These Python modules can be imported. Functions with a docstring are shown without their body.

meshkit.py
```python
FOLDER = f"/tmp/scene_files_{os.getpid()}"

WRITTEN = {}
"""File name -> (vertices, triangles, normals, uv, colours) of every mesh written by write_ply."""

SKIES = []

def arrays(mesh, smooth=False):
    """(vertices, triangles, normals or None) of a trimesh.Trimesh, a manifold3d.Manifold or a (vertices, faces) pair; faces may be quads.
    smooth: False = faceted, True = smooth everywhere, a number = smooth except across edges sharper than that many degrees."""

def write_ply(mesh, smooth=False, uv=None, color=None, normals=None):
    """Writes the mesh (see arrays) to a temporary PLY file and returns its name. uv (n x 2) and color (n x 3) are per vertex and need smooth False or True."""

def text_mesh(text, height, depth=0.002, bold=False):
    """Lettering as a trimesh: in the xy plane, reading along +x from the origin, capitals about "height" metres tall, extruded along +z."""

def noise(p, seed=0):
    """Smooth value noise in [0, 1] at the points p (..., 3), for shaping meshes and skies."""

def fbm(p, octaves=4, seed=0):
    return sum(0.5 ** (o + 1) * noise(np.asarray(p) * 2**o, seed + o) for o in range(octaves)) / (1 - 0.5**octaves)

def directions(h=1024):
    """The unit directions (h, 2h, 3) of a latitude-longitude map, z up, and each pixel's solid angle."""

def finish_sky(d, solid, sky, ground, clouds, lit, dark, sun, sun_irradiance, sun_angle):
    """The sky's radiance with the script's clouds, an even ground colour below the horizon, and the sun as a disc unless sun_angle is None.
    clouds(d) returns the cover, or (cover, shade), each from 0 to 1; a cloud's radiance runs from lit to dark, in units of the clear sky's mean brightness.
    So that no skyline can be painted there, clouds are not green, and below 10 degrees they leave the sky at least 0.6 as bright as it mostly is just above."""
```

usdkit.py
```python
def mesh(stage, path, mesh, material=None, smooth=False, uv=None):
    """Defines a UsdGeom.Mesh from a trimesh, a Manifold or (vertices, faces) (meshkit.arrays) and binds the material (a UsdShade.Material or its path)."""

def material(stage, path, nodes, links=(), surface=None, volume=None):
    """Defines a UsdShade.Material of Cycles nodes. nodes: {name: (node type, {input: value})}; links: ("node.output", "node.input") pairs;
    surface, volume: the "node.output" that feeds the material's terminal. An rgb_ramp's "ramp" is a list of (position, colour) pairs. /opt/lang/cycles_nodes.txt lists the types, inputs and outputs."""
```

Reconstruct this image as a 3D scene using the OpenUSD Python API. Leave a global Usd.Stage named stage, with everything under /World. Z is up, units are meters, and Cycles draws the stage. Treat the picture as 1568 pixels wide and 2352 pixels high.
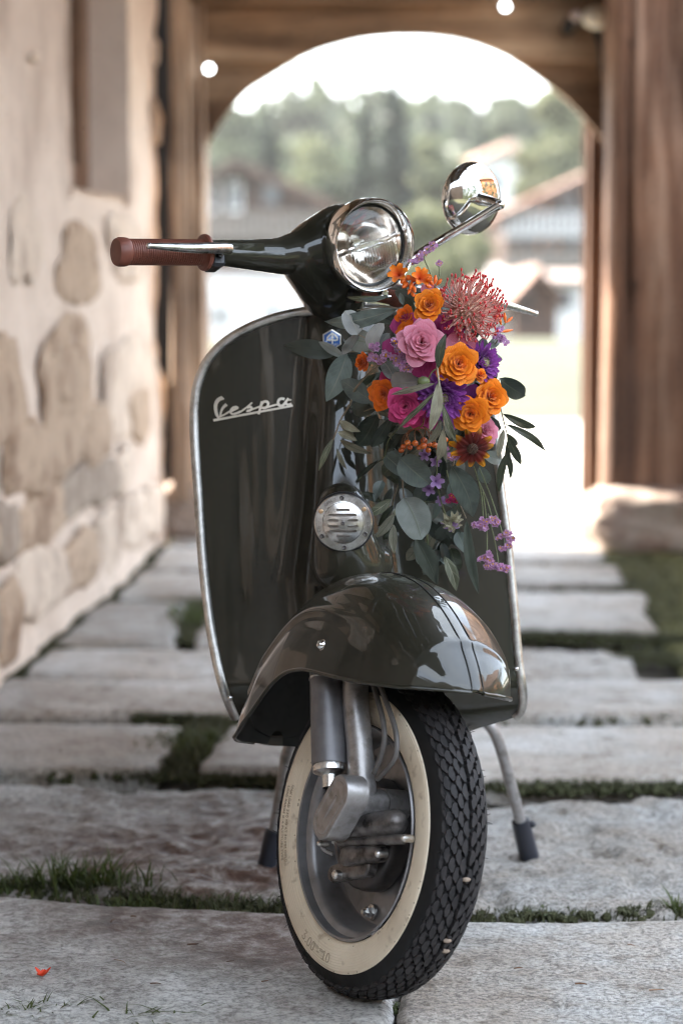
import math, random
import numpy as np, trimesh, manifold3d, shapely
import shapely.geometry as sg
import usdkit, meshkit
from pxr import Usd, UsdGeom, UsdLux, UsdShade, Gf, Sdf, Vt

random.seed(7)
RNG = np.random.default_rng(7)
PI = math.pi
V = lambda *a: np.array(a, float)

# ------------------------------------------------------------------ camera, sky, sun, exposure
stage = Usd.Stage.CreateInMemory()
UsdGeom.SetStageUpAxis(stage, UsdGeom.Tokens.z)
UsdGeom.Xform.Define(stage, '/World')
UsdGeom.Scope.Define(stage, '/World/Looks')
EYE = V(0, 0, 0.95)
PITCH = math.atan(576 / 5553.0)                 # looking slightly down
EXPOSURE = 3.72
SUN_EL, SUN_AZ = math.radians(44), math.atan2(-0.80, 0.42)
SKY, SUN = 0.13, 0.6
cam = UsdGeom.Camera.Define(stage, '/World/camera')
cam.AddTranslateOp().Set(Gf.Vec3d(*EYE))
cam.AddRotateXOp().Set(90 - math.degrees(PITCH))
cam.CreateFocalLengthAttr(85.0)
cam.CreateHorizontalApertureAttr(24.0)
cam.CreateFStopAttr(3.2)
cam.CreateFocusDistanceAttr(3.19)
cam.CreateExposureAttr(EXPOSURE)

dome = UsdLux.DomeLight.Define(stage, '/World/sky')
sky_mat = usdkit.material(stage, '/World/Looks/sky_look', {
    'sky': ('sky_texture', {'sky_type': 'single_scattering', 'sun_disc': False, 'sun_elevation': SUN_EL, 'sun_rotation': SUN_AZ, 'aerosol_density': 3.0}),
    'tc': ('texture_coordinate', {}), 'cn': ('noise_texture', {'scale': 2.2, 'detail': 6, 'roughness': .6}), 'cr': ('rgb_ramp', {'ramp': [(.35, (.50, .50, .50)), (.65, (.85, .85, .85))]}), 'cl': ('mix', {'color2': (3.1, 3.4, 3.65)}),
    'bg': ('background_shader', {'strength': SKY})}, [('tc.generated', 'cn.vector'), ('cn.fac', 'cr.fac'), ('cr.color', 'cl.fac'), ('sky.color', 'cl.color1'), ('cl.color', 'bg.color')], surface='bg.background')
UsdShade.MaterialBindingAPI.Apply(dome.GetPrim()).Bind(sky_mat)
dome.GetPrim().SetCustomDataByKey('kind', 'structure')
sun = UsdLux.DistantLight.Define(stage, '/World/sun')
sun.CreateIntensityAttr(SUN); sun.CreateAngleAttr(0.5); sun.CreateColorAttr(Gf.Vec3f(1.0, 0.94, 0.84)); sun.CreateNormalizeAttr(True)
sun.AddRotateZOp().Set(-math.degrees(SUN_AZ))
sun.AddRotateXOp().Set(-(90 - math.degrees(SUN_EL)))

# ------------------------------------------------------------------ from the photograph's measure (1568 wide) to points
F_ = 5553.0
CF = V(0, math.cos(PITCH), -math.sin(PITCH)); CU = V(0, math.sin(PITCH), math.cos(PITCH)); CR = V(1, 0, 0)
def ray(px, py): return CF + (px - 784) / F_ * CR - (py - 1176) / F_ * CU
def at(px, py, y):                                # the point at depth y (metres in front of the camera)
    d = ray(px, py); return EYE + d * (y / d[1])
def on_plane(px, py, p, n):
    d = ray(px, py); return EYE + d * (((p - EYE) @ n) / (d @ n))
def on_ground(px, py, z=0.0):
    d = ray(px, py); return EYE + d * ((z - EYE[2]) / d[2])
def unit(v): v = np.asarray(v, float); return v / np.linalg.norm(v)

# ------------------------------------------------------------------ prims
ORIGIN, COUNT = {}, {}
def free(parent, name):
    k = (str(parent), name); c = COUNT.get(k, -1) + 1; COUNT[k] = c
    return f'{parent}/{name}' + (f'_{c:03d}' if c else '')
def tag(p, label=None, cat=None, group=None, kind=None):
    p = p.GetPrim() if hasattr(p, 'GetPrim') else p
    for k, v in (('label', label), ('category', cat), ('group', group), ('kind', kind)):
        if v: p.SetCustomDataByKey(k, v)
    return p
def thing(name, loc, label=None, cat=None, group=None, kind=None, parent='/World'):
    path = free(parent, name)
    x = UsdGeom.Xform.Define(stage, path); x.AddTranslateOp().Set(Gf.Vec3d(*map(float, loc)))
    ORIGIN[path] = np.asarray(loc, float) + ORIGIN.get(str(parent), 0)
    tag(x, label, cat, group, kind); return path
def obj(name, mesh, mat, parent='/World', smooth=30, uv=None, label=None, cat=None, group=None, kind=None):
    path = free(parent, name); o = ORIGIN.get(str(parent), np.zeros(3))
    if hasattr(mesh, 'to_mesh'):
        m = mesh.to_mesh(); mesh = (np.array(m.vert_properties[:, :3], float), np.array(m.tri_verts))
    v, f = (mesh.vertices, mesh.faces) if hasattr(mesh, 'vertices') else mesh
    usdkit.mesh(stage, path, (np.asarray(v, float) - o, f), M[mat] if isinstance(mat, str) else mat, smooth=smooth, uv=uv)
    ORIGIN[path] = o
    tag(stage.GetPrimAtPath(path), label, cat, group, kind); return path
def dup(root, loc, rot=0, scale=(1, 1, 1), label=None, group=None, cat=None):
    name = root.split('/')[-1].rsplit('_0', 1)[0]
    path = free('/World', name); x = UsdGeom.Xform.Define(stage, path)
    x.GetPrim().GetReferences().AddInternalReference(root)
    x.ClearXformOpOrder()
    x.AddTranslateOp(opSuffix='place').Set(Gf.Vec3d(*map(float, loc))); x.AddRotateZOp(opSuffix='turn').Set(float(rot)); x.AddScaleOp(opSuffix='size').Set(Gf.Vec3f(*map(float, scale)))
    x.GetPrim().SetInstanceable(True); tag(x, label, cat, group); return path

# ------------------------------------------------------------------ shapes
def join(parts):
    vs, fs, n = [], [], 0
    for p in parts:
        v, f = (p.vertices, p.faces) if hasattr(p, 'vertices') else p
        f = np.asarray(f)
        if f.shape[1] == 4: f = np.vstack([f[:, [0, 1, 2]], f[:, [0, 2, 3]]])
        vs.append(np.asarray(v, float)); fs.append(f + n); n += len(v)
    return np.vstack(vs), np.vstack(fs)
def grid(P, wrap_u=False, wrap_v=False):
    P = np.asarray(P, float); n, m = P.shape[:2]
    i = np.arange(n if wrap_u else n - 1); j = np.arange(m if wrap_v else m - 1)
    I, J = np.meshgrid(i, j, indexing='ij'); I2, J2 = (I + 1) % n, (J + 1) % m
    a, b, c, d = I * m + J, I2 * m + J, I2 * m + J2, I * m + J2
    f = np.concatenate([np.stack([a, b, c], -1).reshape(-1, 3), np.stack([a, c, d], -1).reshape(-1, 3)])
    return P.reshape(-1, 3), f
def spline(pts, n=24):
    p = np.asarray(pts, float)
    if len(p) < 3:
        t = np.linspace(0, 1, n)[:, None]; return p[0] * (1 - t) + p[-1] * t
    from scipy.interpolate import CubicSpline
    s = np.r_[0, np.cumsum(np.maximum(np.linalg.norm(np.diff(p, axis=0), axis=1), 1e-9) ** .7)]
    return CubicSpline(s, p, bc_type='natural')(np.linspace(0, s[-1], n))
def frames(p):
    t = np.gradient(p, axis=0); t /= np.linalg.norm(t, axis=1, keepdims=True) + 1e-12
    a = unit(np.cross(t[0], V(0.3, 0.2, 1) if abs(unit(t[0])[2]) < .9 else V(1, 0.1, 0))); out = []
    for k in range(len(p)):
        a = unit(a - (a @ t[k]) * t[k]); out.append((a, np.cross(t[k], a)))
    return t, np.array([o[0] for o in out]), np.array([o[1] for o in out])
def tube(pts, r, sides=10, n=None, caps=True):
    p = spline(pts, n) if n else np.asarray(pts, float)
    r = np.interp(np.linspace(0, 1, len(p)), np.linspace(0, 1, len(np.atleast_1d(r))), np.atleast_1d(r))
    t, a, b = frames(p); th = np.linspace(0, 2 * PI, sides, endpoint=False)
    P = p[:, None] + r[:, None, None] * (np.cos(th)[None, :, None] * a[:, None] + np.sin(th)[None, :, None] * b[:, None])
    v, f = grid(P, wrap_v=True)
    if caps:
        k = len(v); v = np.vstack([v, p[0], p[-1]]); m = sides; e = (len(p) - 1) * m
        f = np.vstack([f, [(k, (j + 1) % m, j) for j in range(m)], [(k + 1, e + j, e + (j + 1) % m) for j in range(m)]])
    return v, f[:, ::-1]
def lathe(profile, o, axis, segs=48, ref=None, flip=False):
    """profile: (radius, along axis) pairs."""
    axis = unit(axis); ref = unit(np.cross(axis, V(0, 0, 1) if abs(axis[2]) < .9 else V(1, 0, 0))) if ref is None else unit(ref - (ref @ axis) * axis)
    b = np.cross(axis, ref); th = np.linspace(0, 2 * PI, segs, endpoint=False)
    pr = np.asarray(profile, float)
    P = o + pr[:, None, 1, None] * axis + pr[:, None, 0, None] * (np.cos(th)[None, :, None] * ref + np.sin(th)[None, :, None] * b)
    v, f = grid(P, wrap_v=True)
    return (v, f[:, ::-1]) if flip else (v, f)
def hullpts(p): 
    h = trimesh.convex.convex_hull(np.asarray(p, float)); return np.array(h.vertices), np.array(h.faces)
def rbox(c, size, ax=None, bev=0.004):
    """chamfered box; ax: three axis vectors as rows."""
    ax = np.eye(3) if ax is None else np.asarray(ax); h = np.asarray(size, float) / 2; b = min(bev, h.min() * .8)
    pts = []
    for s in np.array(np.meshgrid([-1, 1], [-1, 1], [-1, 1])).T.reshape(-1, 3):
        for k in range(3):
            q = s * (h - b); q[k] = s[k] * h[k]; pts.append(q)
    v, f = hullpts(pts); return np.asarray(c) + v @ ax, f
def box(c, size, ax=None):
    m = trimesh.creation.box(size); ax = np.eye(3) if ax is None else np.asarray(ax)
    return np.asarray(c) + np.array(m.vertices) @ ax, np.array(m.faces)
def ball(c, r, sub=2, scale=(1, 1, 1), ax=None):
    m = trimesh.creation.icosphere(sub, 1.0); ax = np.eye(3) if ax is None else np.asarray(ax)
    return np.asarray(c) + (np.array(m.vertices) * np.asarray(scale) * r) @ ax, np.array(m.faces)
def blob(chain, res=.008, smooth=8, seg=24):
    """chain: lists of (point, radius) – hulls of neighbouring spheres, joined and smoothed."""
    tot = None
    for c in chain:
        for (p, r), (q, s) in zip(c[:-1], c[1:]):
            h = manifold3d.Manifold.batch_hull([manifold3d.Manifold.sphere(r, seg).translate(tuple(map(float, p))), manifold3d.Manifold.sphere(s, seg).translate(tuple(map(float, q)))])
            tot = h if tot is None else tot + h
    m = tot.refine_to_length(res).to_mesh()
    t = trimesh.Trimesh(np.array(m.vert_properties[:, :3]), np.array(m.tri_verts), process=True)
    trimesh.smoothing.filter_taubin(t, .5, .52, smooth); return np.array(t.vertices), np.array(t.faces)
def blob_raw(chain, seg=40):
    tot = None
    for c in chain:
        for (p, r), (q, s) in zip(c[:-1], c[1:]):
            h = manifold3d.Manifold.batch_hull([manifold3d.Manifold.sphere(r, seg).translate(tuple(map(float, p))), manifold3d.Manifold.sphere(s, seg).translate(tuple(map(float, q)))])
            tot = h if tot is None else tot + h
    return tot
def smooth_man(m, res, smooth):
    m = m.refine_to_length(res).to_mesh(); t = trimesh.Trimesh(np.array(m.vert_properties[:, :3]), np.array(m.tri_verts), process=True)
    trimesh.smoothing.filter_taubin(t, .5, .52, smooth); return np.array(t.vertices), np.array(t.faces)
def prism(poly2d, o, u, w, n, depth, bev=0):
    """shapely polygon in (u, w) axes at o, extruded by depth along n."""
    out = []
    for g in getattr(poly2d, 'geoms', [poly2d]):
        if g.is_empty or g.area < 1e-9: continue
        m = trimesh.creation.extrude_polygon(g, depth, engine='earcut')
        v = np.array(m.vertices); ff = np.array(m.faces)
        P = o + v[:, :1] * u + v[:, 1:2] * w + v[:, 2:] * n
        if np.dot(np.cross(u, w), n) < 0: ff = ff[:, ::-1]
        out.append((P, ff))
    return join(out)
def jitter_noise(P, s, amp, seed=0, oct=4): return (meshkit.fbm(np.asarray(P) * s, oct, seed) - .5) * 2 * amp

# ------------------------------------------------------------------ materials
M = {}
def mat(name, nodes, links=(), surface='p.BSDF', volume=None):
    M[name] = usdkit.material(stage, '/World/Looks/' + name, nodes, links, surface=surface, volume=volume); return M[name]
def plain(name, col, rough=.5, metal=0., **kw):
    return mat(name, {'p': ('principled_bsdf', {'base_color': col, 'roughness': rough, 'metallic': metal, **kw})})
def mottled(name, c1, c2, scale, rough=.6, metal=0., bump=0., bscale=None, c3=None, detail=6, dist=.01, lo=.35, hi=.65, stretch=(1, 1, 1), rvar=0., space='position', **kw):
    """two or three colours mixed by noise in object or world space, with relief."""
    nodes = {'geo': ('texture_coordinate', {}) if space == 'object' else ('geometry', {}),
             'mp': ('mapping', {'scale': stretch}),
             'n': ('noise_texture', {'scale': scale, 'detail': detail, 'roughness': .6}),
             'r': ('rgb_ramp', {'ramp': [(lo, c1), (hi, c2)] if c3 is None else [(lo, c1), ((lo + hi) / 2, c2), (hi, c3)]}),
             'p': ('principled_bsdf', {'roughness': rough, 'metallic': metal, **kw})}
    links = [('geo.' + ('object' if space == 'object' else 'position'), 'mp.vector'), ('mp.vector', 'n.vector'), ('n.fac', 'r.fac'), ('r.color', 'p.base_color')]
    if rvar:
        nodes['mr'] = ('map_range', {'from_min': .3, 'from_max': .7, 'to_min': rough - rvar, 'to_max': rough + rvar}); links += [('n.fac', 'mr.value'), ('mr.result', 'p.roughness')]
    if bump:
        nodes['n2'] = ('noise_texture', {'scale': bscale or scale * 4, 'detail': 8, 'roughness': .65}); nodes['b'] = ('bump', {'strength': bump, 'distance': dist})
        links += [('mp.vector', 'n2.vector'), ('n2.fac', 'b.height'), ('b.normal', 'p.normal')]
    return mat(name, nodes, links)

mottled('paint', (.0118, .0108, .0068), (.0150, .0138, .0092), 3, rough=.35, coat_weight=1.0, coat_roughness=.012, coat_ior=1.5, specular_ior_level=.08)
mottled('paint_inside', (.005, .005, .004), (.008, .008, .007), 20, rough=.8)
plain('chrome', (.86, .85, .83), .05, 1.)
mottled('aluminium', (.60, .59, .57), (.72, .71, .69), 40, rough=.25, metal=1., rvar=.06)
mottled('trim_metal', (.50, .48, .45), (.62, .60, .57), 30, rough=.32, metal=1., rvar=.08)
mottled('silver_paint', (.22, .205, .195), (.32, .305, .30), 35, rough=.38, metal=.75, c3=(.25, .23, .22), rvar=.08, bump=.08, dist=.002)
mottled('rim_paint', (.20, .195, .20), (.28, .275, .28), 25, rough=.4, metal=.7, rvar=.08)
mottled('dark_steel', (.075, .068, .066), (.15, .135, .13), 30, rough=.45, metal=.7, rvar=.1, bump=.15, dist=.003)
mottled('greasy_steel', (.045, .04, .038), (.22, .20, .19), 45, rough=.4, metal=.7, rvar=.15, bump=.2, dist=.003)
mottled('grey_tube', (.12, .115, .12), (.17, .165, .17), 30, rough=.42, metal=.5, rvar=.06)
mottled('rubber', (.0028, .0028, .003), (.006, .0057, .0057), 40, rough=.6, specular_ior_level=.3, bump=.15, dist=.002, rvar=.1)
mottled('tread_rubber', (.011, .0097, .010), (.026, .0225, .0225), 60, rough=.68, specular_ior_level=.3, bump=.2, dist=.002, rvar=.1)
plain('black_plastic', (.012, .012, .013), .35)
plain('stand_rubber', (.012, .013, .018), .35)
mottled('cable', (.07, .065, .06), (.10, .09, .085), 40, rough=.5)
mottled('grip_brown', (.125, .036, .022), (.165, .050, .030), 30, rough=.5)
plain('badge_blue', (.012, .085, .30), .3, coat_weight=1.)
plain('badge_white', (.62, .60, .55), .35)
mottled('script_metal', (.62, .58, .50), (.74, .70, .62), 50, rough=.28, metal=.85)
plain('brass', (.62, .42, .26), .35, 1.)
plain('saddle', (.03, .02, .016), .55)
mat('lens_glass', {'p': ('principled_bsdf', {'base_color': (.97, .97, .96), 'roughness': .02, 'transmission_weight': 1.0, 'ior': 1.3})})
# whitewall: cream with fine concentric ribs and grime
mat('whitewall', {'geo': ('geometry', {}), 'n': ('noise_texture', {'scale': 9, 'detail': 6}), 'n3': ('noise_texture', {'scale': 60, 'detail': 4}),
                  'r': ('rgb_ramp', {'ramp': [(.3, (.50, .42, .315)), (.5, (.66, .57, .44)), (.7, (.74, .655, .52))]}),
                  'r3': ('rgb_ramp', {'ramp': [(.28, (.55, .50, .46)), (.42, (1, 1, 1))]}), 'mx': ('mix', {'mix_type': 'multiply', 'fac': .8}),
                  'uv': ('attribute', {'attribute': 'st'}), 'sx': ('separate_xyz', {}), 'mu': ('math', {'math_type': 'multiply', 'value2': 2 * PI * 300}), 'si': ('math', {'math_type': 'sine'}),
                  'b': ('bump', {'strength': .25, 'distance': .0008}), 'p': ('principled_bsdf', {'roughness': .6})},
    [('geo.position', 'n.vector'), ('n.fac', 'r.fac'), ('geo.position', 'n3.vector'), ('n3.fac', 'r3.fac'), ('r.color', 'mx.color1'), ('r3.color', 'mx.color2'), ('mx.color', 'p.base_color'),
     ('uv.vector', 'sx.vector'), ('sx.x', 'mu.value1'), ('mu.value', 'si.value1'), ('si.value', 'b.height'), ('b.normal', 'p.normal')])

def leafy(name, top, under, vein, rough=.5, transl=.25, freq=9, spot=.0):
    """leaf: paler midrib and side veins from the leaf's own u, v; another colour underneath; a little light passes."""
    mat(name, {'uv': ('attribute', {'attribute': 'st'}), 's': ('separate_xyz', {}), 'geo': ('geometry', {}),
               'n': ('noise_texture', {'scale': 55, 'detail': 5}), 'oi': ('object_info', {}),
               'u5': ('math', {'math_type': 'subtract', 'value2': .5}), 'ab': ('math', {'math_type': 'absolute'}),
               'mid': ('map_range', {'from_min': .012, 'from_max': .035, 'to_min': 1., 'to_max': 0., 'clamp': True}),
               'k': ('math', {'math_type': 'multiply_add', 'value2': -.55}), 'kk': ('math', {'math_type': 'multiply', 'value2': 2 * PI * freq}), 'sn': ('math', {'math_type': 'sine'}),
               'side': ('map_range', {'from_min': .86, 'from_max': 1., 'to_min': 0., 'to_max': .35, 'clamp': True}), 'mxv': ('math', {'math_type': 'maximum'}),
               'ramp': ('rgb_ramp', {'ramp': [(.3, tuple(c * .72 for c in top)), (.7, tuple(min(1, c * 1.25) for c in top))]}),
               'ramp2': ('rgb_ramp', {'ramp': [(.3, tuple(c * .8 for c in under)), (.7, tuple(min(1, c * 1.15) for c in under))]}),
               'bf': ('mix', {}), 'vm': ('mix', {'color2': vein}), 'b': ('bump', {'strength': .3, 'distance': .0012, 'invert': True}),
               'tone': ('map_range', {'to_min': .75, 'to_max': 1.3}), 'hv': ('hsv', {}),
               'p': ('principled_bsdf', {'roughness': rough}), 't': ('translucent_bsdf', {}), 'mc': ('mix_closure', {'fac': transl})},
        [('uv.vector', 's.vector'), ('s.x', 'u5.value1'), ('u5.value', 'ab.value1'), ('ab.value', 'mid.value'), ('ab.value', 'k.value1'), ('s.y', 'k.value3'), ('k.value', 'kk.value1'), ('kk.value', 'sn.value1'),
         ('sn.value', 'side.value'), ('mid.result', 'mxv.value1'), ('side.result', 'mxv.value2'), ('geo.position', 'n.vector'), ('n.fac', 'ramp.fac'), ('n.fac', 'ramp2.fac'),
         ('geo.backfacing', 'bf.fac'), ('ramp.color', 'bf.color1'), ('ramp2.color', 'bf.color2'), ('bf.color', 'vm.color1'), ('mxv.value', 'vm.fac'), ('vm.color', 'hv.color'), ('oi.random', 'tone.value'), ('tone.result', 'hv.value'),
         ('hv.color', 'p.base_color'), ('hv.color', 't.color'), ('mxv.value', 'b.height'), ('b.normal', 'p.normal'), ('p.BSDF', 'mc.closure1'), ('t.BSDF', 'mc.closure2')], surface='mc.closure')
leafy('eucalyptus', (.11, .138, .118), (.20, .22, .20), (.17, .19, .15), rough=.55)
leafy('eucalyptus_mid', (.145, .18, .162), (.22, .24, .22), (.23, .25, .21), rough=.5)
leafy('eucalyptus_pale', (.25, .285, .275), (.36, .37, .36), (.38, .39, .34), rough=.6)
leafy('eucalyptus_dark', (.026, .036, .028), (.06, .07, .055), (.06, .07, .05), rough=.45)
leafy('olive_pale', (.30, .29, .21), (.12, .13, .08), (.40, .38, .28), rough=.55, freq=3)
leafy('olive_dark', (.042, .050, .030), (.28, .27, .20), (.10, .11, .06), rough=.42, freq=3)
mottled('twig', (.20, .15, .10), (.30, .24, .17), 60, rough=.7)
mottled('green_stem', (.10, .12, .05), (.16, .17, .08), 60, rough=.6)

def petal_mat(name, base, tip, rough=.55, transl=.35, vein=.25, mid=None):
    mat(name, {'uv': ('attribute', {'attribute': 'st'}), 's': ('separate_xyz', {}), 'oi': ('object_info', {}), 'geo': ('geometry', {}),
               'n': ('noise_texture', {'scale': 70, 'detail': 4}), 'ad': ('math', {'math_type': 'multiply_add', 'value2': .22}), 'sb': ('math', {'math_type': 'subtract', 'value2': .11}),
               'r': ('rgb_ramp', {'ramp': [(0., base), (.95, tip)] if mid is None else [(0., base), mid, (1., tip)]}), 'tone': ('map_range', {'to_min': .82, 'to_max': 1.12}), 'hv': ('hsv', {}),
               'mu': ('math', {'math_type': 'multiply', 'value2': 85.}), 'si': ('math', {'math_type': 'sine'}), 'b': ('bump', {'strength': vein, 'distance': .0006}),
               'p': ('principled_bsdf', {'roughness': rough, 'sheen_weight': .2, 'specular_ior_level': .3}), 't': ('translucent_bsdf', {}), 'mc': ('mix_closure', {'fac': transl})},
        [('uv.vector', 's.vector'), ('geo.position', 'n.vector'), ('n.fac', 'ad.value1'), ('s.y', 'ad.value3'), ('ad.value', 'sb.value1'), ('sb.value', 'r.fac'), ('r.color', 'hv.color'), ('oi.random', 'tone.value'), ('tone.result', 'hv.value'),
         ('s.x', 'mu.value1'), ('mu.value', 'si.value1'), ('si.value', 'b.height'), ('b.normal', 'p.normal'), ('hv.color', 'p.base_color'), ('hv.color', 't.color'), ('p.BSDF', 'mc.closure1'), ('t.BSDF', 'mc.closure2')], surface='mc.closure')
petal_mat('petal_orange', (.62, .05, .002), (.88, .25, .006), transl=.14)
petal_mat('petal_deep_orange', (.60, .085, .003), (.78, .16, .005), transl=.25)
petal_mat('petal_pink', (.62, .10, .16), (.80, .33, .44))
petal_mat('petal_hot_pink', (.36, .012, .08), (.66, .07, .24))
petal_mat('petal_magenta', (.30, .02, .11), (.48, .06, .24), vein=.35)
petal_mat('petal_purple', (.12, .012, .15), (.36, .09, .43), transl=.25)
petal_mat('petal_lilac', (.30, .16, .38), (.42, .28, .52))
petal_mat('petal_statice', (.52, .22, .47), (.68, .42, .64))
petal_mat('petal_pale_green', (.30, .30, .16), (.50, .46, .34))
petal_mat('petal_rudbeckia', (.050, .003, .002), (.80, .36, .006), mid=(.62, (.16, .010, .003)))
petal_mat('style_red', (.88, .62, .52), (.74, .13, .12), vein=.02, mid=(.82, (.88, .44, .40)), transl=.3)
plain('style_tip', (.46, .022, .024), .4)
mottled('flower_eye', (.03, .012, .006), (.07, .03, .012), 200, rough=.8)
mottled('dahlia_eye', (.16, .15, .05), (.40, .36, .18), 160, rough=.6)
plain('yellow_eye', (.75, .42, .03), .6)
mottled('berry', (.42, .062, .008), (.56, .13, .012), 60, rough=.22, coat_weight=.6)
plain('berry_end', (.03, .012, .006), .6)

# stone, plaster, timber, ground
mat('slab_stone', {'geo': ('geometry', {}), 'n': ('noise_texture', {'scale': 1.7, 'detail': 8, 'roughness': .62}), 'n2': ('noise_texture', {'scale': 130, 'detail': 5, 'roughness': .75}), 'n4': ('noise_texture', {'scale': 14, 'detail': 8, 'roughness': .7}), 'oi': ('object_info', {}),
                   'r': ('rgb_ramp', {'ramp': [(.32, (.30, .282, .255)), (.5, (.42, .412, .395)), (.68, (.52, .52, .508))]}),
                   'r2': ('rgb_ramp', {'ramp': [(.38, (.30, .29, .28)), (.48, (.88, .88, .88)), (.58, (1.36, 1.36, 1.36))]}), 'r4': ('rgb_ramp', {'ramp': [(.34, (.36, .31, .26)), (.43, (.9, .88, .85)), (.52, (1, 1, 1)), (.7, (1.1, 1.1, 1.1))]}),
                   'm1': ('mix', {'mix_type': 'multiply', 'fac': .85}), 'n5': ('noise_texture', {'scale': 2.6, 'detail': 7, 'roughness': .68}), 'r5': ('rgb_ramp', {'ramp': [(.42, (1, 1, 1)), (.56, (.80, .70, .61)), (.70, (.60, .48, .40))]}), 'm5': ('mix', {'mix_type': 'multiply', 'fac': .75}), 'm2': ('mix', {'mix_type': 'multiply', 'fac': 1.}), 'tone': ('map_range', {'to_min': .80, 'to_max': 1.16}), 'hv': ('hsv', {}),
                   'hs': ('math', {'math_type': 'multiply_add', 'value2': .5}), 'b': ('bump', {'strength': .9, 'distance': .012}), 'p': ('principled_bsdf', {'roughness': .62, 'specular_ior_level': .45})},
    [('geo.position', 'n.vector'), ('geo.position', 'n2.vector'), ('geo.position', 'n4.vector'), ('n.fac', 'r.fac'), ('n2.fac', 'r2.fac'), ('n4.fac', 'r4.fac'), ('r.color', 'm1.color1'), ('r2.color', 'm1.color2'), ('m1.color', 'm2.color1'), ('r4.color', 'm2.color2'),
     ('geo.position', 'n5.vector'), ('n5.fac', 'r5.fac'), ('m2.color', 'm5.color1'), ('r5.color', 'm5.color2'), ('m5.color', 'hv.color'), ('oi.random', 'tone.value'), ('tone.result', 'hv.value'), ('hv.color', 'p.base_color'), ('n2.fac', 'hs.value1'), ('n4.fac', 'hs.value3'), ('hs.value', 'b.height'), ('b.normal', 'p.normal')])
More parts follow.
